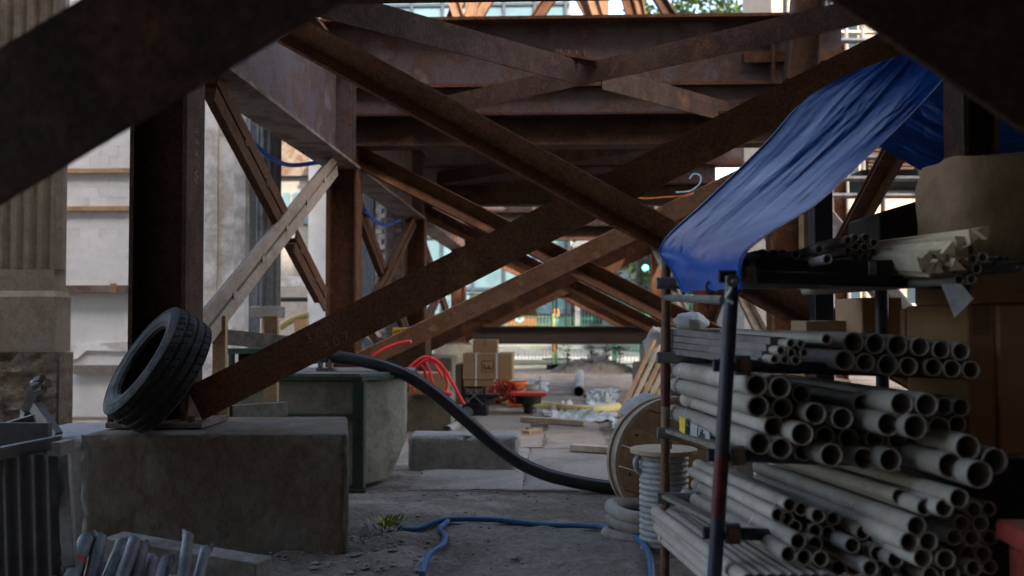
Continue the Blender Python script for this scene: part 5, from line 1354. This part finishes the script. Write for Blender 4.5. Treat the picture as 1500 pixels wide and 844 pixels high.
# shop front to the right
xs0, xs1 = P(838,0,42).x, P(992,0,42).x
t = T('shop_front','low grey shop front with dark windows beyond the fence','building',((xs0+xs1)/2,42,0))
MB().box((xs0,42,0),(xs1+8,50,4.4)).build('wall','grey_panel',t)
for k in range(5):
    xw = xs0+.4+k*1.15
    MB().box((xw,41.93,.9),(xw+.85,41.99,3.0)).build('window','glass_dark' if k%2 == 0 else 'glass_blue',t)
MB().box((xs0-.1,41.6,3.6),(xs1+8,41.99,4.0)).build('fascia','mullion',t)
MB().box((xs0+.1,41.7,.12),(xs0+.28,41.98,3.5)).build('pilaster','concrete_white',t)
# traffic signal
p = P(938,412,33)
t = T('traffic_signal','traffic signal with green light beyond the rack post','traffic light',(p.x,33,0))
MB().tube([V(p.x,33,0),V(p.x,33,4.2)],.07,10).build('pole','black',t)
zt_ = P(0,394,33).z
hs_ = MB().box((p.x-.02,32.7,zt_-.2),(p.x+.30,32.93,zt_+.75)).build('housing','black',t)
for k,m_ in enumerate(('signal_green','black','black')):
    MB().lathe([(0,.03),(.07,.02),(.10,0)],V(p.x+.14,32.7,zt_-.03+.28*k),V(0,-1,0),16).build('lens',m_,hs_)
# street trees
def tree(x,y,h,rc,label,zc=None,n=2600,mat='leaf',lf=.22,group='street trees'):
    t = T('street_tree',label,'tree',(x,y,0),group)
    zc = zc or h-rc
    tr = MB().tube(spline([V(x,y,0),V(x+.1,y,zc*.5),V(x-.05,y,zc)],4),[.22-.15*k/8 for k in range(9)],8).build('trunk','bark',t)
    mb = MB()
    for k in range(6):
        a = k*1.05; mb.tube([V(x,y,zc*.75),V(x+rc*.4*math.cos(a),y+rc*.4*math.sin(a),zc+rc*.1),V(x+rc*.75*math.cos(a),y+rc*.75*math.sin(a),zc+rc*.45)],[.09,.06,.02],6)
    mb.build('limbs','bark',tr)
    mb = MB(); cl = [(random.gauss(0,.5),random.gauss(0,.5),random.gauss(0,.45)) for _ in range(38)]
    for _ in range(n):
        c_ = random.choice(cl); d_ = V(*[random.gauss(0,.15) for _ in range(3)])
        p = V(x,y,zc)+V(c_[0]+d_.x,c_[1]+d_.y,c_[2]+d_.z)*rc
        a = V(random.gauss(0,1),random.gauss(0,1),random.gauss(0,1)).normalized(); b = a.cross(V(.3,.5,.8)).normalized(); l = lf*random.uniform(.6,1.3)
        mb.add([p,p+a*l*.5+b*l*.3,p+a*l,p+a*l*.5-b*l*.3],[(0,1,2,3)])
    mb.build('crown',mat,t,smooth=False)
pt = P(965,0,37); tree(pt.x,37,6.2,2.4,'dark street tree beyond the rack post, left one',n=2600)
pt = P(1010,0,35); tree(pt.x,35,5.2,2.2,'street tree right of the traffic signal',n=2200)
pt = P(1012,-20,48); tree(pt.x,48,17.6,3.2,'tall tree whose top shows above the purplish girder',n=5000,lf=.3)
pt = P(1120,0,38); tree(pt.x,38,7,2.6,'street tree hidden behind the rack and tarp',n=1800)

# white ties round the pipe bundles, laid on the pipes they hold
bpy.context.view_layer.update()
dg = bpy.context.evaluated_depsgraph_get()
for (q0,q1,l) in [((1053,548),(1052,584),'white tie on the third shelf right beside the blue post'),((1221,566),(1214,588),'white tie across the upper long pipe of the third shelf'),((998,532),(988,572),'white tie on the third shelf next to the rusty far post'),((1013,588),(1003,604),'lower white tie on the third shelf near the rusty post'),
    ((1110,746),(1092,774),'white tie on the fourth shelf stack, left one'),((1141,728),(1130,748),'white tie on the fourth shelf stack, second from left'),((1250,734),(1241,758),'white tie on the fourth shelf stack, right one'),((1029,700),(1018,724),'white tie on the fourth shelf beside the rusty post')]:
    pts = []
    for k in range(9):
        d = ray(q0[0]+(q1[0]-q0[0])*k/8, q0[1]+(q1[1]-q0[1])*k/8).normalized()
        hit, loc, nr, idx, ob, mx = sc.ray_cast(dg, CAM, d)
        if hit and ob.name.startswith('conduit_pipe'): pts.append(loc-d*.002)
    if len(pts) > 2: tag(MB().tube(pts,.0022,6).build('pipe_tie','strap'),l,'tie','white ties on the pipes')
# turn the lettering into real meshes
bpy.context.view_layer.update()
dg = bpy.context.evaluated_depsgraph_get()
for o in [o for o in sc.objects if o.type == 'FONT']:
    me = bpy.data.meshes.new_from_object(o.evaluated_get(dg)); nm = o.name
    q = bpy.data.objects.new('tmp', me); sc.collection.objects.link(q); q.parent = o.parent; q.location = o.location; q.rotation_euler = o.rotation_euler
    bpy.data.objects.remove(o); q.name = nm
